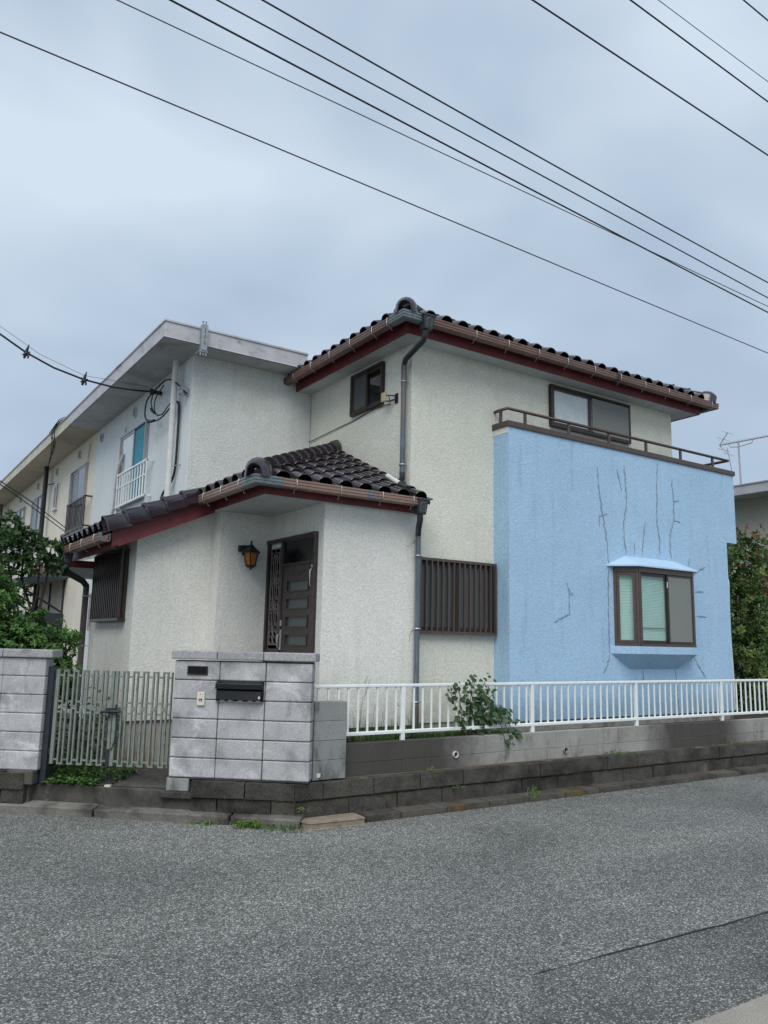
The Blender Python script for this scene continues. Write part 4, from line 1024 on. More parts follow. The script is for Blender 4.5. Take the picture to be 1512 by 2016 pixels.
# ------------------------------------------------------------------ bay window
YF, YW = 7.425, 7.70
bx = [(9.02, YW), (9.31, YF), (10.62, YF), (10.92, YW)]
m = MB(); v = [(x, y, 1.665) for x, y in bx]+[(x, y, 1.772) for x, y in bx]+[(9.41, YW-.002, 1.445), (10.49, YW-.002, 1.445)]
m.add(v, [(0,1,5,4), (1,2,6,5), (2,3,7,6), (4,5,6,7), (0,8,1), (1,8,9,2), (2,9,3)])
bay = m.build('bay_window', M['stucco_blue'], ho)
m = MB()
ex = [(8.965, YW-.001), (9.285, YF-.045), (10.645, YF-.045), (10.965, YW-.001)]
v = [(x, y, 2.905) for x, y in ex]+[(x, y, 2.925) for x, y in ex]+[(9.38, YW-.001, 3.082), (10.51, YW-.001, 3.082)]
m.add(v, [(0,1,5,4), (1,2,6,5), (2,3,7,6), (4,5,8), (5,6,9,8), (6,7,9), (0,3,2,1)])
m.build('bay_roof', M['bayroof'], bay)
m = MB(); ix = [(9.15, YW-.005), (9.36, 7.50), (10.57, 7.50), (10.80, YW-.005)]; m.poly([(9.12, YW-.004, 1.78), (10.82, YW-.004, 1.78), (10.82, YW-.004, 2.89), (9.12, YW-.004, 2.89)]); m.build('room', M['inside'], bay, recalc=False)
def facet(p, q, panes):
    p, q = Vector((p[0], p[1], 0)), Vector((q[0], q[1], 0)); d = (q-p).normalized(); n = Vector((d.y, -d.x, 0)); W = (q-p).length
    fr = frame((p.x, p.y, 1.772), d, n); return fr, W
Wp = [(9.105, YW), (9.335, YF+.015), (10.60, YF+.015), (10.835, YW)]
m = MB()
for k in range(3):
    fr, W = facet(Wp[k], Wp[k+1], 1); m.M = fr
    m.box(-.0, W, -.05, .012, 1.055, 1.132); m.box(0, W, -.05, .014, 0, .04)
    m.box(-.0, .040, -.045, .010, .04, 1.055); m.box(W-.040, W, -.045, .010, .04, 1.055)
m.M = None
fr0 = m.build('bay_frame', M['bronze2'], bay, bevel=.003)
for k in (0, 2):
    fr, W = facet(Wp[k], Wp[k+1], 1); m = MB(fr); frame_bars(m, .045, W-.045, .045, 1.05, .038, -.03, .004); s_ = m.build('sash', M['bronze2'], bay)
    MB(fr).box(.075, W-.075, -.018, -.013, .075, 1.02).build('pane', M['glass'], s_)
fr, W = facet(Wp[1], Wp[2], 1)
m = MB(fr); frame_bars(m, .045, .685, .045, 1.05, .040, -.036, -.018); s_ = m.build('sash', M['bronze'], bay); MB(fr).box(.075, .655, -.030, -.026, .075, 1.02).build('pane', M['glass'], s_)
m = MB(fr); frame_bars(m, .640, W-.045, .045, 1.05, .045, -.016, .004); s_ = m.build('sash', M['bronze'], bay); MB(fr).box(.68, W-.08, -.010, -.006, .08, 1.02).build('pane', M['glass'], s_)
MB(fr).box(.672, W-.072, .0045, .0055, .075, 1.022).build('insect_screen', M['screen'], bay)
MB(fr).box(.632, .646, .004, .012, .86, .945).build('latch', M['pvc'], bay)
# slatted blinds just inside the glass
m = MB()
for (p, q) in (((9.20, YW-.02), (9.375, YF+.085)), ((9.395, YF+.085), (10.56, YF+.085)), ((10.58, YF+.085), (10.76, YW-.02))):
    fr, W = facet(p, q, 1); m.M = fr; z = .07
    while z < 1.03:
        m.add([(0, -.006, z+.020), (W, -.006, z+.020), (W, .006, z), (0, .006, z)], [(0, 1, 2, 3)]); z += .0215
m.M = None
tag(m.build('blind', M['blind'], bay, recalc=False), kind='stuff')
fr, W = facet(Wp[1], Wp[2], 1); MB(fr).tube([(.08, -.05, .262), (.64, -.05, .262)], .007, 5).build('blind_rail', M['bronze'], bay)
# hose down the right corner
MB().tube([(11.935, 7.74, 2.95), (11.955, 7.73, 2.85), (11.955, 7.74, 2.5), (11.94, 7.735, 2.0), (11.96, 7.73, 1.3), (11.96, 7.73, .8)], .020, 8).build('drain_hose', M['pvc'], ho)

# ================================================================== terrace house behind
te = thing('terrace_house', 'long two storey flat roofed terrace house behind, white then cream units', 'house', (3.74, 10.73, .27))
MB().box(3.74, 5.685, 10.73, 16.08, .25, 5.83).build('wall', M['terr_white'], te)
MB().box(3.748, 5.68, 10.722, 10.731, .80, 5.828).build('end_wall', M['terr_end'], te)
MB().box(3.738, 11, 16.08, 48, .25, 5.83).build('wall', M['terr_cream'], te)
MB().box(5.685, 11, 13.5, 16.08, .25, 5.83).build('wall', M['terr_white'], te)
def slab(poly, mt, name): return MB().prism(poly, 'z', 5.832, 6.068).build(name, M[mt], te, bevel=.012)
slab([(3.17, 10.32), (5.385, 10.32), (5.385, 14.0), (11.5, 14.0), (11.5, 16.07), (3.17, 16.07)], 'terr_fascia', 'roof_slab')
slab([(3.175, 16.075), (11.5, 16.075), (11.5, 48), (3.175, 48)], 'terr_fascia2', 'roof_slab')
MB().prism([(3.155, 10.305), (5.39, 10.305), (5.39, 14.0), (11.52, 14.0), (11.52, 48.02), (3.155, 48.02)], 'z', 6.060, 6.085).build('roof_edge', M['terr_fascia'], te)
MB().prism([(3.19, 10.34), (5.38, 10.34), (5.38, 10.72), (3.735, 10.72), (3.735, 16.06), (3.19, 16.06)], 'z', 5.822, 5.831).build('soffit', M['soffit_terr'], te)
MB().box(3.195, 3.733, 16.085, 47.9, 5.822, 5.831).build('soffit', M['soffit_terr2'], te)
# steel bracket box on the fascia
m = MB(); m.box(3.66, 3.745, 10.21, 10.30, 5.72, 6.105); bb = m.build('bracket_box', M['galv'], te, bevel=.004)
for x in (3.68, 3.725): MB().tube([(x, 10.255, 6.10), (x, 10.255, 6.15), (x, 10.255, 6.151), (x, 10.255, 6.16)], [.007, .007, .012, .012], 6).build('bolt', M['galv'], bb)
MB().box(3.64, 3.76, 10.22, 10.42, 5.70, 5.725).build('foot_plate', M['galv'], bb)
for x in (3.66, 3.70, 3.74): MB().tube([(x, 10.24, 5.71), (x, 10.24, 5.65)], .012, 6).build('bolt', M['galv'], bb)
for z in (6.03, 6.0, 5.94, 5.91, 5.85, 5.82): MB().box(3.697, 3.709, 10.206, 10.211, z-.008, z+.008).build('bolt_hole', M['inside'], bb)
# vents
def vent(y, z=5.60, x=3.74, mt='terr_white'):
    m = MB(); n = 12; v = [(x-.035, y+.075*math.cos(2*math.pi*i/n), z+.085*math.sin(2*math.pi*i/n)) for i in range(n)]; b = [(x, y+.085*math.cos(2*math.pi*i/n), z+.10*math.sin(2*math.pi*i/n)) for i in range(n)]
    m.add(v+b, [tuple(range(n))]+[(i, (i+1) % n, n+(i+1) % n, n+i) for i in range(n)]); o = m.build('vent_cover', M['soffit_terr' if mt == 'terr_white' else 'soffit_terr2'], te)
    for k in range(4): MB().box(x-.038, x-.034, y-.052, y+.052, z-.055+k*.032, z-.040+k*.032).build('slot', M['inside'], o)
for y in (13.5, 15.7): vent(y)
for y in (17.5, 19.75, 22.05, 24.6, 26.8, 29.0): vent(y, mt='terr_cream')
vent(15.55, 2.9, 3.74)
# windows along the left face
def twin(y0, y1, z0, z1, fm, left, right, back=None, **k): return slider(te, (3.738, y1, z0), (0, -1, 0), (-1, 0, 0), y1-y0, z1-z0, fm, .06, left=left, right=right, back=back, **k)
w, fr = twin(12.66, 14.16, 3.98, 5.29, M['alu'], 'glass', None, [(0, .50, M['curtain'], 8, .01)], mid=.80)
MB(fr).box(.80, 1.465, .012, .024, .04, 1.27).build('teal_panel', M['teal'], w)
m = MB(); m.box(3.70, 3.735, 14.16, 14.20, 3.92, 5.32); m.build('window_trim', M['pvc'], te)
def rail(y0, y1, z0, z1, x, nb, mt, mid=None):
    m = MB(); m.box(x-.015, x+.015, y0, y1, z1-.03, z1); m.box(x-.015, x+.015, y0, y1, z0, z0+.03); m.box(x, 3.735, y0, y0+.03, z1-.03, z1); m.box(x, 3.735, y1-.03, y1, z1-.03, z1); m.box(x, 3.735, y0, y0+.03, z0, z0+.03); m.box(x, 3.735, y1-.03, y1, z0, z0+.03)
    if mid: m.box(x-.008, x+.008, y0, y1, mid-.01, mid+.01)
    r = m.build('window_rail', mt, te)
    b = MB().box(-.009, .009, -.009, .009, 0, z1-z0-.06).mesh('bar', mt)
    for i in range(nb): link('bar', b, r, Matrix.Translation((x, y0+.012+(y1-y0-.024)*i/(nb-1), z0+.03)))
rail(12.29, 13.96, 3.95, 4.545, 3.63, 12, M['white_rail'], 4.30)
twin(16.68, 18.05, 3.95, 5.29, M['alu'], 'glass_frost', 'glass_dark', front='right')
rail(16.13, 17.71, 3.89, 4.51, 3.60, 13, M['bronze'])
twin(19.43, 19.83, 4.65, 5.29, M['pvc'], 'glass_frost', None, mid=.38)
twin(21.23, 22.50, 3.95, 5.29, M['alu'], 'glass_frost', 'glass')
twin(23.72, 25.12, 3.95, 5.29, M['alu'], 'glass_dark', 'glass')
twin(15.15, 15.50, 1.85, 2.55, M['alu'], 'glass_frost', None, mid=.33)
twin(12.3, 13.8, 1.3, 2.35, M['alu'], 'glass_dark', 'glass_dark')
# pipes on the face
m = MB(); m.tube([(3.62, 11.15, 3.72), (3.62, 11.15, 5.83)], .045, 12); wp = m.build('drain_pipe', M['pvc'], te)
for z in (5.37, 4.22): MB().tube([(3.66, 11.12, z), (3.74, 10.99, z+.01)], .008, 5).build('pipe_clip', M['steel'], wp)
for y in (20.40, 27.45, 34.5):
    m = MB(); m.tube([(3.60, y, .3), (3.60, y, 5.83)], .055, 10); p = m.build('drain_pipe', M['black'] if y < 22 else M['pipe_brown'], te)
    MB().tube([(3.60, y, 5.36), (3.74, y-.4, 5.36)], .012, 5).build('pipe_clip', M['bronze'], p)
MB().tube([(3.70, 13.93, 4.93), (3.66, 14.05, 4.75), (3.66, 14.13, 4.55), (3.67, 14.2, 4.0), (3.67, 14.45, 3.78), (3.67, 14.6, 3.4), (3.67, 14.62, 2.7), (3.66, 14.8, 2.3), (3.67, 15.0, 1.8), (3.67, 15.0, .5)], .028, 8).build('hose', M['soffit_terr'], te)
# cable loops at the corner
def wirepart(name, pts, r, mt):
    P = [Vector(p) for p in pts]; out = []
    for i in range(len(P)-1):
        p0, p1, p2, p3 = P[max(i-1, 0)], P[i], P[i+1], P[min(i+2, len(P)-1)]
        for k in range(6):
            t = k/6; out.append(.5*((2*p1)+(p2-p0)*t+(2*p0-5*p1+4*p2-p3)*t*t+(3*p1-p0-3*p2+p3)*t**3))
    out.append(P[-1]); return MB().tube(out, r, 6).build(name, mt, te)
wirepart('cable', [(3.66, 11.23, 5.05), (3.68, 11.28, 5.18), (3.69, 11.2, 5.22), (3.70, 11.12, 5.12), (3.70, 11.10, 4.7), (3.70, 11.12, 4.2), (3.69, 11.25, 4.0), (3.66, 11.45, 3.88), (3.64, 11.5, 3.78)], .018, M['wire'])
wirepart('cable', [(3.60, 12.13, 5.59), (3.58, 11.9, 5.58), (3.60, 11.5, 5.62), (3.62, 11.15, 5.50), (3.66, 10.85, 5.30), (3.70, 10.80, 5.24)], .014, M['wire'])
wirepart('cable', [(3.60, 12.13, 5.59), (3.58, 12.35, 5.50), (3.58, 12.42, 5.32), (3.58, 12.32, 5.18), (3.58, 12.05, 5.08), (3.60, 11.7, 5.05), (3.62, 11.45, 5.10), (3.64, 11.2, 5.18)], .012, M['wire'])
wirepart('cable', [(3.60, 12.10, 5.56), (3.58, 12.12, 5.42), (3.58, 12.02, 5.28), (3.58, 11.85, 5.16), (3.60, 11.6, 5.10), (3.62, 11.4, 5.18), (3.64, 11.15, 5.27)], .010, M['wire'])
wirepart('cable', [(3.60, 11.6, 5.56), (3.58, 11.9, 5.42), (3.59, 11.95, 5.25), (3.60, 11.8, 5.12)], .009, M['wire'])
wirepart('cable_splice', [(3.575, 12.08, 5.30), (3.575, 12.0, 5.24), (3.58, 11.9, 5.19)], .022, M['wire'])
wirepart('cable_splice', [(3.575, 12.2, 5.11), (3.575, 12.05, 5.085), (3.58, 11.9, 5.075)], .022, M['wire'])
m = MB(); m.box(3.60, 3.735, 10.84, 10.86, 5.22, 5.34); m.box(3.60, 3.62, 10.80, 10.90, 5.23, 5.25); m.box(3.60, 3.62, 10.80, 10.90, 5.31, 5.33); m.build('wire_bracket', M['galv'], te)
m = MB(); m.box(3.56, 3.735, 12.10, 12.14, 5.56, 5.62); m.lathe([(.0, .05), (.03, .04), (.03, -.05), (.0, -.06)], (3.58, 12.12, 5.59), 8); m.build('wire_anchor', M['black'], te)
wirepart('cable', [(3.72, 14.0, 5.45), (3.71, 14.05, 5.2), (3.70, 14.02, 5.0), (3.70, 14.12, 4.9)], .010, M['alu'])
wirepart('cable', [(3.71, 16.55, 5.65), (3.70, 16.6, 5.4), (3.70, 16.62, 5.25)], .014, M['soffit_terr2'])
for k in range(5):
    random.seed(50+k); wirepart('loose_wire', [(3.17, 16.4+k*.12, 6.09), (3.12, 16.9+k*.2, 6.12-.02*k), (3.10, 17.1+k*.1, 5.95), (3.14, 17.2+random.uniform(-.2, .3), 5.7), (3.16, 17.3+k*.12, 5.55-.06*k)], .008, M['wire'])
# dark awning over a bin cabinet on the cream face
aw = thing('awning', 'dark bracketed awning on the cream terrace wall behind the shrubs', 'awning', (3.5, 19.4, 2.2))
m = MB(); m.add([(2.75, 17.75, 2.78), (2.75, 21.05, 2.78), (3.735, 21.05, 2.98), (3.735, 17.75, 2.98), (2.75, 17.75, 2.86), (2.75, 21.05, 2.86), (3.735, 21.05, 3.08), (3.735, 17.75, 3.08)], [(0,1,2,3), (4,7,6,5), (0,4,5,1), (1,5,6,2), (2,6,7,3), (3,7,4,0)])
m.build('canopy', M['alu'], aw)
m = MB(); m.box(2.72, 2.745, 17.70, 21.10, 2.72, 2.90); m.prism([(2.745, 2.74), (3.735, 2.94), (3.735, 3.11), (2.745, 2.90)], 'y', 17.70, 17.745); m.build('canopy_edge', M['gate_dark'], aw)
for y in (17.95, 19.35, 20.75):
    m = MB(); m.box(3.70, 3.735, y-.03, y+.03, 2.1, 2.93); m.tube([(2.80, y, 2.78), (3.70, y, 2.25)], .022, 6); m.build('strut', M['gate_dark'], aw)
m = MB(); m.box(3.25, 3.735, 17.80, 20.6, 1.75, 2.22); m.build('cabinet', M['gate_dark'], aw, bevel=.02)
MB().box(3.20, 3.25, 17.81, 18.25, 1.72, 2.24).build('cabinet_door', mat('navy_panel', (.012, .016, .032), .4), aw, bevel=.01)
# small eave of the side canopy, seen past the low block
ca = thing('side_canopy', 'small canopy with white soffit and maroon edge beside the terrace wall', 'canopy', (3.2, 12.6, 2.6))
m = MB(); m.prism([(2.36, 2.70), (3.735, 2.70), (3.735, 2.78), (2.36, 2.78)], 'y', 11.55, 13.9); m.build('canopy', M['soffit'], ca)
MB().hsweep([(2.36, 13.9), (2.36, 11.55), (3.735, 11.55)], [(0, 0), (.022, 0), (.022, .10), (0, .10)], 2.69).build('canopy_edge', M['fascia'], ca)
MB().prism([(2.34, 2.795), (3.735, 3.2), (3.735, 3.17), (2.34, 2.785)], 'y', 11.5, 13.95).build('canopy_roof', M['tile_dark'], ca)

# ================================================================== neighbour on the right
ne = thing('neighbour_house', 'pale flat roofed house behind the photinia at the right edge', 'house', (16.6, 12, 0))
MB().box(16.6, 26, 6.5, 22, .0, 5.14).build('wall', M['neigh'], ne)
MB().box(16.0, 26.5, 6.0, 22.5, 5.115, 5.343).build('roof_slab', M['neigh_f'], ne, bevel=.01)
MB().box(15.98, 26.5, 5.98, 22.5, 5.325, 5.352).build('roof_edge', M['alu'], ne)
ta = thing('tv_antenna', 'rooftop television antenna on the flat roofed house at the right edge', 'antenna', (16.6, 10.29, 5.34))
MB().tube([(16.6, 10.29, 5.34), (16.6, 10.30, 6.50)], .020, 6).build('mast', M['alu'], ta)
b0, b1 = Vector((16.6, 10.78, 6.50)), Vector((16.6, 9.45, 6.47))
m = MB(); m.tube([b0, b1], .014, 6); m.tube([(16.6, 10.55, 6.49), (16.6, 10.5, 6.40), (16.6, 10.3, 6.37), (16.6, 9.98, 6.40), (16.6, 9.93, 6.48)], .010, 6); m.build('boom', M['alu'], ta)
m = MB()
for i in range(16):
    c = b0.lerp(b1, .12+.055*i); m.tube([c+Vector((-.11, 0, .01)), c+Vector((.11, 0, .01))], .005, 4)
m.build('elements', M['alu'], ta)
m = MB(); c = b0
for s in (-1, 1):
    m.tube([c, c+Vector((.0, -.22, .26*s))], .012, 5); m.tube([c+Vector((-.22, -.22, .26*s)), c+Vector((.22, -.22, .26*s))], .006, 4); m.tube([c+Vector((-.22, -.10, .13*s)), c+Vector((.22, -.10, .13*s))], .006, 4)
m.build('reflector', M['alu'], ta)
MB().tube([(16.62, 10.6, 6.4), (16.62, 10.52, 5.9), (16.62, 10.5, 5.36)], .006, 4).build('cable', M['wire'], ta)

# ================================================================== overhead cables
def cable(label, pts, Y, r, mt, dz=1.75):
    """pts: (x/Y, z/Y) samples; smooth quadratic sag carried on past both ends"""
    n = len(pts); xs = [p[0] for p in pts]; zs_ = [p[1] for p in pts]
    import numpy as np
    deg = 2 if n > 2 else 1
    k = np.polyfit(xs, zs_, deg)
    if deg == 2 and k[0] < 0: k = np.polyfit(xs, zs_, 1)
    lo, hi = min(xs)-.9, max(xs)+.5
    P = []
    for i in range(41):
        x = lo+(hi-lo)*i/40; P.append((x*Y, Y, dz+Y*float(np.polyval(k, x))))
    o = MB().tube(P, r, 6).build('overhead_cable', M[mt]); tag(o, label, 'cable', 'cables overhead along the road'); return o
cable('lowest thin overhead cable, running alone across the sky just above the roofs', [(.076, .736), (.419, .7315), (.921, .7195), (1.753, .700)], 8.0, 0.0086, 'wire_pink')
cable('thin overhead cable crossing a thicker one, lower side of the group of four', [(.209, .852), (.591, .846), (1.054, .8375), (1.766, .821)], 7.0, 0.0062, 'wire_pink')
cable('thick lowest cable at the right edge of the group of four overhead', [(.284, .891), (.591, .870), (1.054, .846), (1.764, .806)], 7.0, 0.0109, 'wire')
cable('second overhead cable from the top of the group of four', [(.348, .925), (.691, .907), (1.055, .886), (1.768, .844)], 7.0, 0.0094, 'wire')
cable('topmost overhead cable of the group of four', [(.421, .963), (.801, .936), (1.202, .914), (1.772, .885)], 7.0, 0.0101, 'wire')
cable('lowest black cable of the bundle at the upper right corner', [(.989, 1.259), (1.383, 1.250), (1.808, 1.239)], 5.4, 0.0094, 'wire')
cable('middle black cable of the bundle at the upper right corner', [(1.284, 1.415), (1.583, 1.406), (1.824, 1.396)], 5.4, 0.0094, 'wire')
cable('thin reddish cable near the upper right corner', [(1.386, 1.467), (1.587, 1.462), (1.831, 1.457)], 5.4, 0.0047, 'wire_pink')
cable('short stretch of cable in the extreme upper right corner', [(1.737, 1.650), (1.85, 1.646)], 5.4, 0.0094, 'wire')
sv = thing('service_cable', 'black service cable with two spacers sagging to the terrace wall at left', 'cable', (3.58, 12.12, 5.59))
pts = [(3.58, 12.12, 5.59), (3.3, 12.12, 5.56), (2.976, 12.12, 5.545), (2.545, 12.12, 5.575), (2.1, 12.12, 5.67), (1.713, 12.12, 5.815), (1.348, 12.12, 6.01), (.8, 12.12, 6.38), (0, 12.12, 7.0), (-2, 12.12, 8.8)]
MB().tube(pts, .015, 6).build('cable', M['wire'], sv)
MB().tube([(3.5, 12.12, 5.66), (2.545, 12.12, 5.64), (1.9, 12.12, 5.83), (1.35, 12.12, 6.12), (0, 12.12, 7.15), (-2, 12.12, 9.0)], .003, 5).build('messenger_wire', M['wire'], sv)
for x, z in ((2.545, 5.575), (1.713, 5.815)):
    m = MB(); m.tube([(x-.02, 12.12, z-.09), (x, 12.12, z), (x+.03, 12.12, z+.13)], [.016, .030, .006], 6)
    m.tube([(x-.05, 12.10, z-.05), (x+.05, 12.10, z+.01)], .012, 5); m.tube([(x+.03, 12.10, z-.09), (x+.01, 12.10, z+.06)], .012, 5); m.tube([(x-.04, 12.14, z+.03), (x+.05, 12.14, z-.05)], .010, 5)
    m.build('spacer', M['black'], sv)
for lab, dzz in (('upper', 0), ('lower', -.085)):
    tag(MB().tube([(1.2, 14.2, 4.85+dzz*.4), (1.775, 14.9, 4.44+dzz*.6), (2.587, 16.1, 4.275+dzz), (3.0, 16.75, 4.17+dzz), (3.70, 18.1, 4.06+dzz)], .010, 5).build('drop_wire', M['wire']), lab+' of two thin drop wires slanting across the cream terrace wall', 'cable', 'drop wires on the cream terrace')
# ================================================================== plants
def leaf_geo(c, d, up, L, W, fold=.25, curl=.2):
    """one folded leaf: 6 vertices, 4 faces"""
    d = d.normalized(); s = d.cross(up); s = s.normalized() if s.length > 1e-4 else Vector((1, 0, 0)); u = s.cross(d)
    a = c; m1 = c+d*L*.45+u*L*.02; t = c+d*L-u*L*curl
    l = c+d*L*.42+s*W*.5+u*W*fold; r = c+d*L*.42-s*W*.5+u*W*fold
    return [a, l, m1, r, t], [(0, 2, 1), (0, 3, 2), (1, 2, 4), (2, 3, 4)]
def rosettes(mb, c, rad, count, nl, L, W, seed, shell=.55, flat=1.0, droop=.1, lump=.25):
    """leaf rosettes through the outer part of an uneven ellipsoid"""
    rd = random.Random(seed); c = Vector(c); rad = Vector(rad)
    for i in range(count):
        z = rd.uniform(-.75, 1); a = rd.uniform(0, 2*math.pi); q = math.sqrt(1-z*z)
        n = Vector((q*math.cos(a), q*math.sin(a), z)); k = shell+(1-shell)*rd.random()**.6
        k *= 1+lump*noise.noise(n*2.3+Vector((seed, 0, 0)))*2
        p = c+Vector((n.x*rad.x, n.y*rad.y, n.z*rad.z))*k
        ax = (n+Vector((rd.gauss(0, .45), rd.gauss(0, .45), rd.gauss(.35, .4)))).normalized()
        e1 = ax.orthogonal().normalized(); e2 = ax.cross(e1); ph = rd.random()*6.28
        for j in range(nl):
            an = ph+j*2.4; o = .35+.65*(j/nl)
            d = (e1*math.cos(an)+e2*math.sin(an))*o*flat+ax*(1.05-o)-Vector((0, 0, droop))
            l = L*rd.uniform(.7, 1.2)
            v, f = leaf_geo(p+ax*rd.uniform(-.02, .03), d, ax, l, W*l/L, .22, rd.uniform(.05, .3)); mb.add(v, f)
def branchwork(mb, base, tips, r, seed):
    rd = random.Random(seed); base = Vector(base)
    for t in tips:
        t = Vector(t); P = [base.lerp(t, k/5)+Vector((rd.gauss(0, .03), rd.gauss(0, .03), 0))*k*(5-k)*.3+Vector((0, 0, .10*math.sin(math.pi*k/5))) for k in range(6)]
        mb.tube(P, [r*(1-k*.15) for k in range(6)], 6)
def shrub(name, label, cat, base, masses, lm, L, W, nl, seed, extra=(), trunk_r=.03, group=None, shell=.5):
    t = thing(name, label, cat, base, 0, group)
    m = MB(); branchwork(m, base, [c for c, r, n in masses], trunk_r, seed); m.build('trunk', M['bark'], t)
    m = MB()
    for i, (c, r, n) in enumerate(masses): rosettes(m, c, r, n, nl, L, W, seed*31+i, shell)
    tag(m.build('crown', M[lm], t, recalc=False), kind='stuff')
    for (nm, mt, c, r, n, l, w, k) in extra:
        m = MB(); rosettes(m, c, r, n, k, l, w, seed*77+len(c)+int(c[2]*10), .8); tag(m.build(nm, M[mt], t, recalc=False), kind='stuff')
    return t
shrub('green_shrub', 'bright green leafy shrub behind the left block wall', 'shrub', (1.35, 9.9, .3),
      [((1.20, 9.9, 1.95), (.38, .42, .62), 520), ((1.68, 9.8, 1.42), (.48, .42, .54), 620), ((1.45, 9.75, 1.25), (.55, .4, .55), 420), ((1.95, 9.75, 1.25), (.30, .35, .42), 260), ((.95, 10.5, 2.25), (.46, .40, .65), 320), ((.9, 10.5, 1.5), (.6, .40, .8), 300), ((1.30, 9.95, 1.30), (.4, .35, .6), 260)],
      'leafA', .066, .036, 10, 3)
shrub('broadleaf_tree', 'darker loose leaved small tree rising behind the bright green shrub at left', 'tree', (1.95, 11.2, .3),
      [((1.52, 11.2, 3.00), (.30, .3, .26), 95), ((2.0, 11.2, 2.72), (.29, .3, .24), 90), ((1.80, 11.25, 2.98), (.20, .25, .10), 20), ((2.12, 11.2, 2.92), (.14, .2, .06), 9), ((1.20, 11.3, 3.05), (.35, .35, .35), 70), ((1.55, 11.2, 2.62), (.22, .25, .2), 40), ((1.75, 11.2, 2.25), (.16, .2, .2), 14)],
      'leafB', .100, .048, 7, 5, trunk_r=.035)
shrub('leafy_bush', 'low leafy bush with long leaves by the brown downpipe behind the gate', 'bush', (2.05, 10.25, .3),
      [((2.17, 10.2, 1.70), (.14, .2, .10), 20), ((2.02, 10.2, 1.42), (.20, .2, .25), 36), ((1.95, 10.2, 1.0), (.22, .3, .35), 50)],
      'leafA', .105, .040, 7, 8, trunk_r=.018)
shrub('photinia_hedge', 'tall dense photinia hedge with red leaf tips beside the blue wall', 'hedge', (14.0, 9.2, .6),
      [((13.55, 8.75, 3.15), (.62, .6, .62), 260), ((14.3, 9.0, 3.35), (.75, .7, .75), 300), ((13.55, 8.65, 2.35), (.75, .65, .75), 320), ((14.3, 8.8, 2.2), (.8, .7, .9), 300), ((13.45, 8.55, 1.55), (.65, .6, .65), 260), ((14.2, 8.6, 1.3), (.8, .6, .8), 260), ((13.3, 8.5, .95), (.6, .5, .45), 150), ((15.2, 9.0, 2.2), (.8, .7, 1.6), 300), ((13.05, 8.3, 1.62), (.22, .25, .25), 40)],
      'leafR', .095, .042, 8, 11, trunk_r=.05, shell=.6,
      extra=[('red_shoots', 'leafRed', (14.1, 8.65, 3.85), (.62, .35, .28), 26, .085, .03, 5), ('red_shoots', 'leafRed', (13.7, 8.3, 3.1), (.4, .2, .5), 14, .085, .03, 5), ('red_shoots', 'leafRed', (14.6, 8.5, 3.5), (.4, .2, .4), 14, .085, .03, 5)])

# vine over the white fence: each leaf its own piece
vine = thing('vine', 'leafy vine climbing over the white fence beside the blue wall corner', 'vine', (6.2, 7.40, .68))
rd = random.Random(17)
def vleaf(L, W):
    v = [(0, 0, 0), (.30*W, .12*L, .02*L), (.50*W, .34*L, .04*L), (.36*W, .66*L, .03*L), (0, L, -.10*L), (-.36*W, .66*L, .03*L), (-.50*W, .34*L, .04*L), (-.30*W, .12*L, .02*L), (0, .35*L, 0), (0, .68*L, -.02*L)]
    f = [(0, 1, 8), (1, 2, 8), (2, 3, 9, 8), (3, 4, 9), (4, 5, 9), (5, 6, 8, 9), (6, 7, 8), (7, 0, 8)]
    me = bpy.data.meshes.new('leaf'); me.from_pydata(v, [], f); me.materials.append(M['leafV']); me.polygons.foreach_set('use_smooth', [True]*8); return me
vls = [vleaf(.075, .050), vleaf(.098, .075), vleaf(.058, .038)]
def put_leaf(p, d, up, mt):
    d = d.normalized(); x = d.cross(up).normalized(); z = x.cross(d)
    m = Matrix((x, d, z)).transposed().to_4x4(); m.translation = p; link('leaf', rd.choice(mt), vine, m @ Matrix.Diagonal((1, 1, 1, 1))*1 if False else m)
stems = []
for k in range(20):
    tx, tz = [(5.78, 1.20), (5.84, 1.29), (5.92, 1.22), (6.02, 1.31), (6.10, 1.20), (6.16, 1.36), (6.22, 1.28), (6.27, 1.18), (6.33, 1.34), (6.38, 1.22), (6.02, 1.02), (6.20, 1.05), (6.35, 1.06), (6.46, 1.16), (6.52, 1.04), (6.58, .98), (6.66, .95), (5.95, .92), (6.44, .92), (6.30, .90)][k]
    x0_ = 6.25+(tx-6.25)*.35+rd.uniform(-.08, .08)
    stems.append([Vector((x0_+(tx-x0_)*(i/8)**.9+rd.gauss(0, .012), 7.41-.12*i/8+rd.gauss(0, .012), .68+(tz-.68)*math.sin(i/8*1.7)/math.sin(1.7))) for i in range(9)])
for sx, dz_ in ((6.70, .30), (6.76, .26), (6.74, .12), (6.62, .34)): stems.append([Vector((6.42+(sx-6.42)*t, 7.36-.09*t, .92+.10*math.sin(3*t)-dz_*t*t)) for t in [i/8 for i in range(9)]])
m = MB()
for P in stems: m.tube(P, .004, 4)
m.build('stems', M['bark'], vine)
for P in stems:
    for i in range(2, 9):
        for q in range((1 if i % 2 else 2) if i < 8 else 3):
            if len(vine.children) > 298: break
            p = P[i]+Vector((rd.gauss(0, .04), rd.gauss(0, .025), rd.gauss(0, .035)))
            put_leaf(p, Vector((rd.gauss(0, .7), -.35+rd.gauss(0, .4), -.45+rd.gauss(0, .4))), Vector((rd.gauss(0, .3), -1, .6+rd.gauss(0, .3))), vls if p.z < 1.15 else vls[::2])

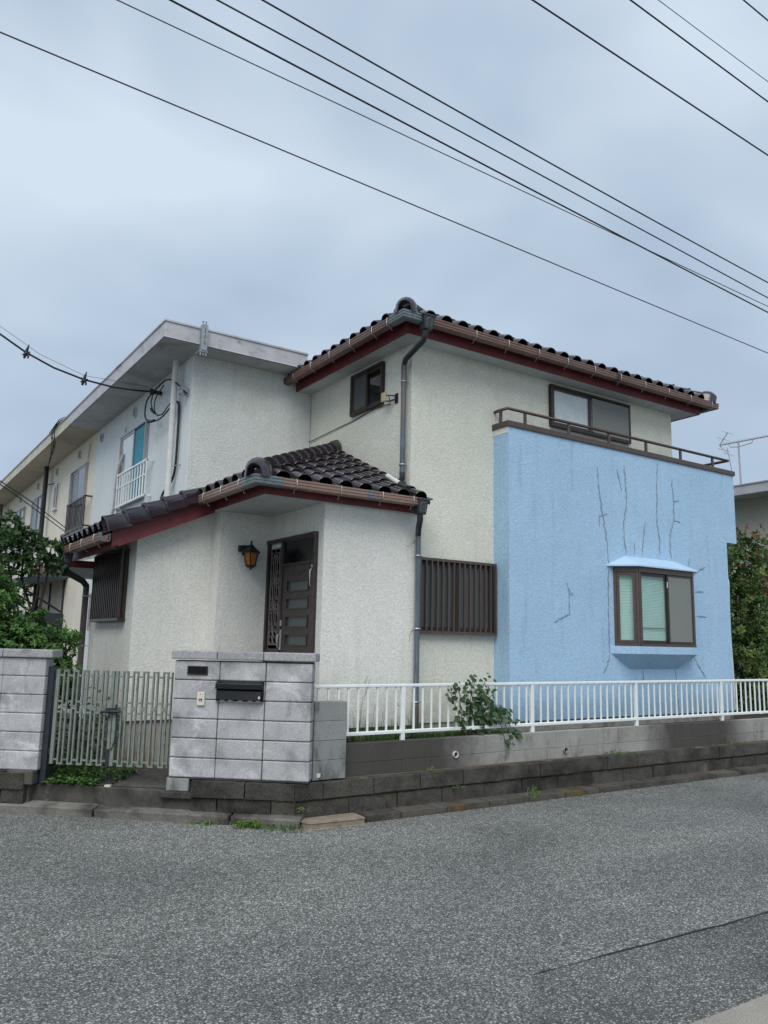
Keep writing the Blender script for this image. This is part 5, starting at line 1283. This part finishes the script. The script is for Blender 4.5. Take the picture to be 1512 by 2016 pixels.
# weeds and grass
def blades(mb, c, n, h, spread, w, rd_, lean=.5):
    c = Vector(c)
    for i in range(n):
        a = rd_.random()*6.28; l = rd_.uniform(.2, 1)*lean; H = h*rd_.uniform(.45, 1.1); b = c+Vector((rd_.gauss(0, spread), rd_.gauss(0, spread), 0))
        d = Vector((math.cos(a), math.sin(a), 0)); s = Vector((-d.y, d.x, 0))*w*.5
        p1 = b+d*l*H*.35+Vector((0, 0, H*.6)); p2 = b+d*l*H+Vector((0, 0, H*.85))
        mb.add([b-s, b+s, p1+s*.8, p1-s*.8, p2], [(0, 1, 2, 3), (3, 2, 4)])
def weed(label, pt, n, h, spread, lm='leafW', leafy=0, seed=1, w=.008, group=None):
    rd_ = random.Random(seed); m = MB(); blades(m, pt, n, h, spread, w, rd_, .8)
    for i in range(leafy):
        a = rd_.random()*6.28; p = Vector(pt)+Vector((rd_.gauss(0, spread), rd_.gauss(0, spread), rd_.uniform(.005, h*.6)))
        v, f = leaf_geo(p, Vector((math.cos(a), math.sin(a), rd_.uniform(-.1, .6))), Vector((0, 0, 1)), rd_.uniform(.04, .075), rd_.uniform(.015, .026)); m.add(v, f)
    o = m.build('weed', M[lm], recalc=False); return tag(o, label, 'weed', group or 'weeds along the kerbs and stone ledge')
weed('small green weed at the kerb foot, below the doorbell end of the block wall', ch(-.99, .0, 0), 10, .06, .018, leafy=20, seed=2)
weed('tiny weed at the kerb foot, left of the other kerb weeds', ch(-1.16, .01, 0), 6, .05, .010, leafy=5, seed=3)
weed('bushy yellow green weed at the kerb foot under the mailbox', ch(-.66, -.03, 0), 26, .065, .035, leafy=46, seed=4)
weed('wide flat weed clump at the kerb foot right of the bushy weed', ch(-.53, -.03, 0), 30, .09, .03, leafy=40, seed=5)
weed('grassy weed clump at the kerb end beside the broken slab', ch(-.20, -.06, 0), 60, .075, .085, 'leafG', leafy=14, seed=6, w=.006)
weed('low grass strip along the kerb foot between the weed clumps', ch(-.38, -.045, 0), 40, .035, .06, 'leafG', leafy=20, seed=16, w=.006)
weed('small leafy weed growing on the step by the base of the gate wall', ch(-1.30, .34, .13), 6, .12, .012, leafy=26, seed=7)
weed('dry wisp of grass at the kerb foot at the left edge', ch(-3.02, .06, 0), 7, .07, .010, 'straw', seed=8, w=.004)
weed('straggly yellow weed at the right road kerb', (6.72, 6.92, .03), 18, .16, .05, leafy=16, seed=9, w=.007)
weed('limp weed sprig lying at the right road kerb, right of the straggly weed', (7.45, 6.84, .0), 8, .05, .06, leafy=8, seed=10)
weed('fallen leafy sprig on the dark stone ledge below the white fence', (8.45, 7.14, .385), 6, .05, .10, 'leafG', leafy=60, seed=11)
weed('small two-leaved weed on the stone ledge below the round drain pipe', (5.42, 7.16, .385), 2, .06, .01, leafy=7, seed=12)
weed('pale little weed in the gap between the dark stones', (5.72, 7.065, .19), 3, .05, .02, leafy=12, seed=13)
weed('sprouting weed on the stone ledge near the right edge', (11.0, 7.16, .38), 12, .09, .10, 'leafG', leafy=30, seed=14)
weed('tiny sprout in the corner joint of the stones above the broken slab', (3.80, 7.03, .13), 4, .06, .01, leafy=8, seed=15)
rd_ = random.Random(31); m = MB()
for i in range(420):
    x = rd_.uniform(4.35, 7.0); k = 1.0 if x < 5.6 else .45
    blades(m, (x, rd_.uniform(7.42, 7.75), .66), 3, .26*k*rd_.uniform(.4, 1.2), .02, .007, rd_, .5)
for i in range(260):
    x = rd_.uniform(4.4, 7.0); a = rd_.random()*6.28
    v, f = leaf_geo(Vector((x, rd_.uniform(7.40, 7.7), .66+rd_.uniform(.01, .12))), Vector((math.cos(a), math.sin(a), .3)), Vector((0, 0, 1)), .07, .035); m.add(v, f)
tag(m.build('garden_grass', M['leafG'], recalc=False), 'overgrown grass along the foot of the cream wall behind the white fence', 'grass', kind='stuff')
m = MB()
for i in range(34): blades(m, (rd_.uniform(4.45, 5.55), rd_.uniform(7.45, 7.7), .66), 2, .62*rd_.uniform(.6, 1.1), .01, .005, rd_, .28)
tag(m.build('tall_stalks', M['straw'], recalc=False), 'tall seeding grass stalks behind the white fence', 'grass', kind='stuff')
# growth behind the gate
m = MB()
for i in range(520):
    p = ch(rd_.uniform(-2.80, -2.02), rd_.uniform(.34, .75), .27+abs(rd_.gauss(0, .07))); a = rd_.random()*6.28
    v, f = leaf_geo(p, Vector((math.cos(a), math.sin(a), rd_.uniform(-.2, .5))), Vector((0, 0, 1)), rd_.uniform(.05, .09), rd_.uniform(.03, .055)); m.add(v, f)
for i in range(140):
    p = ch(rd_.uniform(-2.80, -2.25), rd_.uniform(.16, .36), .275+abs(rd_.gauss(0, .03))); a = rd_.random()*6.28
    v, f = leaf_geo(p, Vector((math.cos(a), math.sin(a), .25)), Vector((0, 0, 1)), rd_.uniform(.05, .085), rd_.uniform(.03, .05)); m.add(v, f)
tag(m.build('ground_ivy', M['leafA'], recalc=False), 'low green ground cover at the foot of the gate', 'ground cover', kind='stuff')
m = MB()
for i in range(560):
    p = ch(rd_.uniform(-3.3, -2.50), rd_.uniform(.7, 1.6), .27+abs(rd_.gauss(0, .36))); a = rd_.random()*6.28
    v, f = leaf_geo(p, Vector((math.cos(a), math.sin(a), rd_.uniform(-.5, .5))), Vector((rd_.gauss(0, .4), rd_.gauss(0, .4), 1)), rd_.uniform(.07, .12), rd_.uniform(.04, .06)); m.add(v, f)
tag(m.build('undergrowth', M['leafB'], recalc=False), 'dark undergrowth seen through the left gate leaf', 'undergrowth', kind='stuff')
m = MB()
for i in range(26): blades(m, ch(rd_.uniform(-2.45, -2.0), rd_.uniform(.7, 1.1), .27), 3, .75*rd_.uniform(.6, 1.1), .03, .007, rd_, .45)
tag(m.build('dry_stalks', M['straw'], recalc=False), 'dry yellow stalks seen through the gate', 'stalks', kind='stuff')
rd_ = random.Random(90); m = MB()
for i in range(60):                              # litter and moss along the foot of the kerbs
    s = rd_.uniform(-3.4, -.15); p = ch(s, -.036*s-.03+rd_.gauss(0, .03), .003); a = rd_.random()*6.28
    v, f = leaf_geo(p, Vector((math.cos(a), math.sin(a), .1)), Vector((0, 0, 1)), rd_.uniform(.01, .03), rd_.uniform(.006, .014)); m.add(v, f)
for i in range(110):
    p = Vector((rd_.uniform(4.3, 12), 6.86-abs(rd_.gauss(0, .03)), .003)); a = rd_.random()*6.28
    v, f = leaf_geo(p, Vector((math.cos(a), math.sin(a), .1)), Vector((0, 0, 1)), rd_.uniform(.01, .035), rd_.uniform(.006, .016)); m.add(v, f)
tag(m.build('leaf_litter', M['straw'], recalc=False), 'scraps of dry leaf litter along the foot of the kerbs', 'litter', kind='stuff')
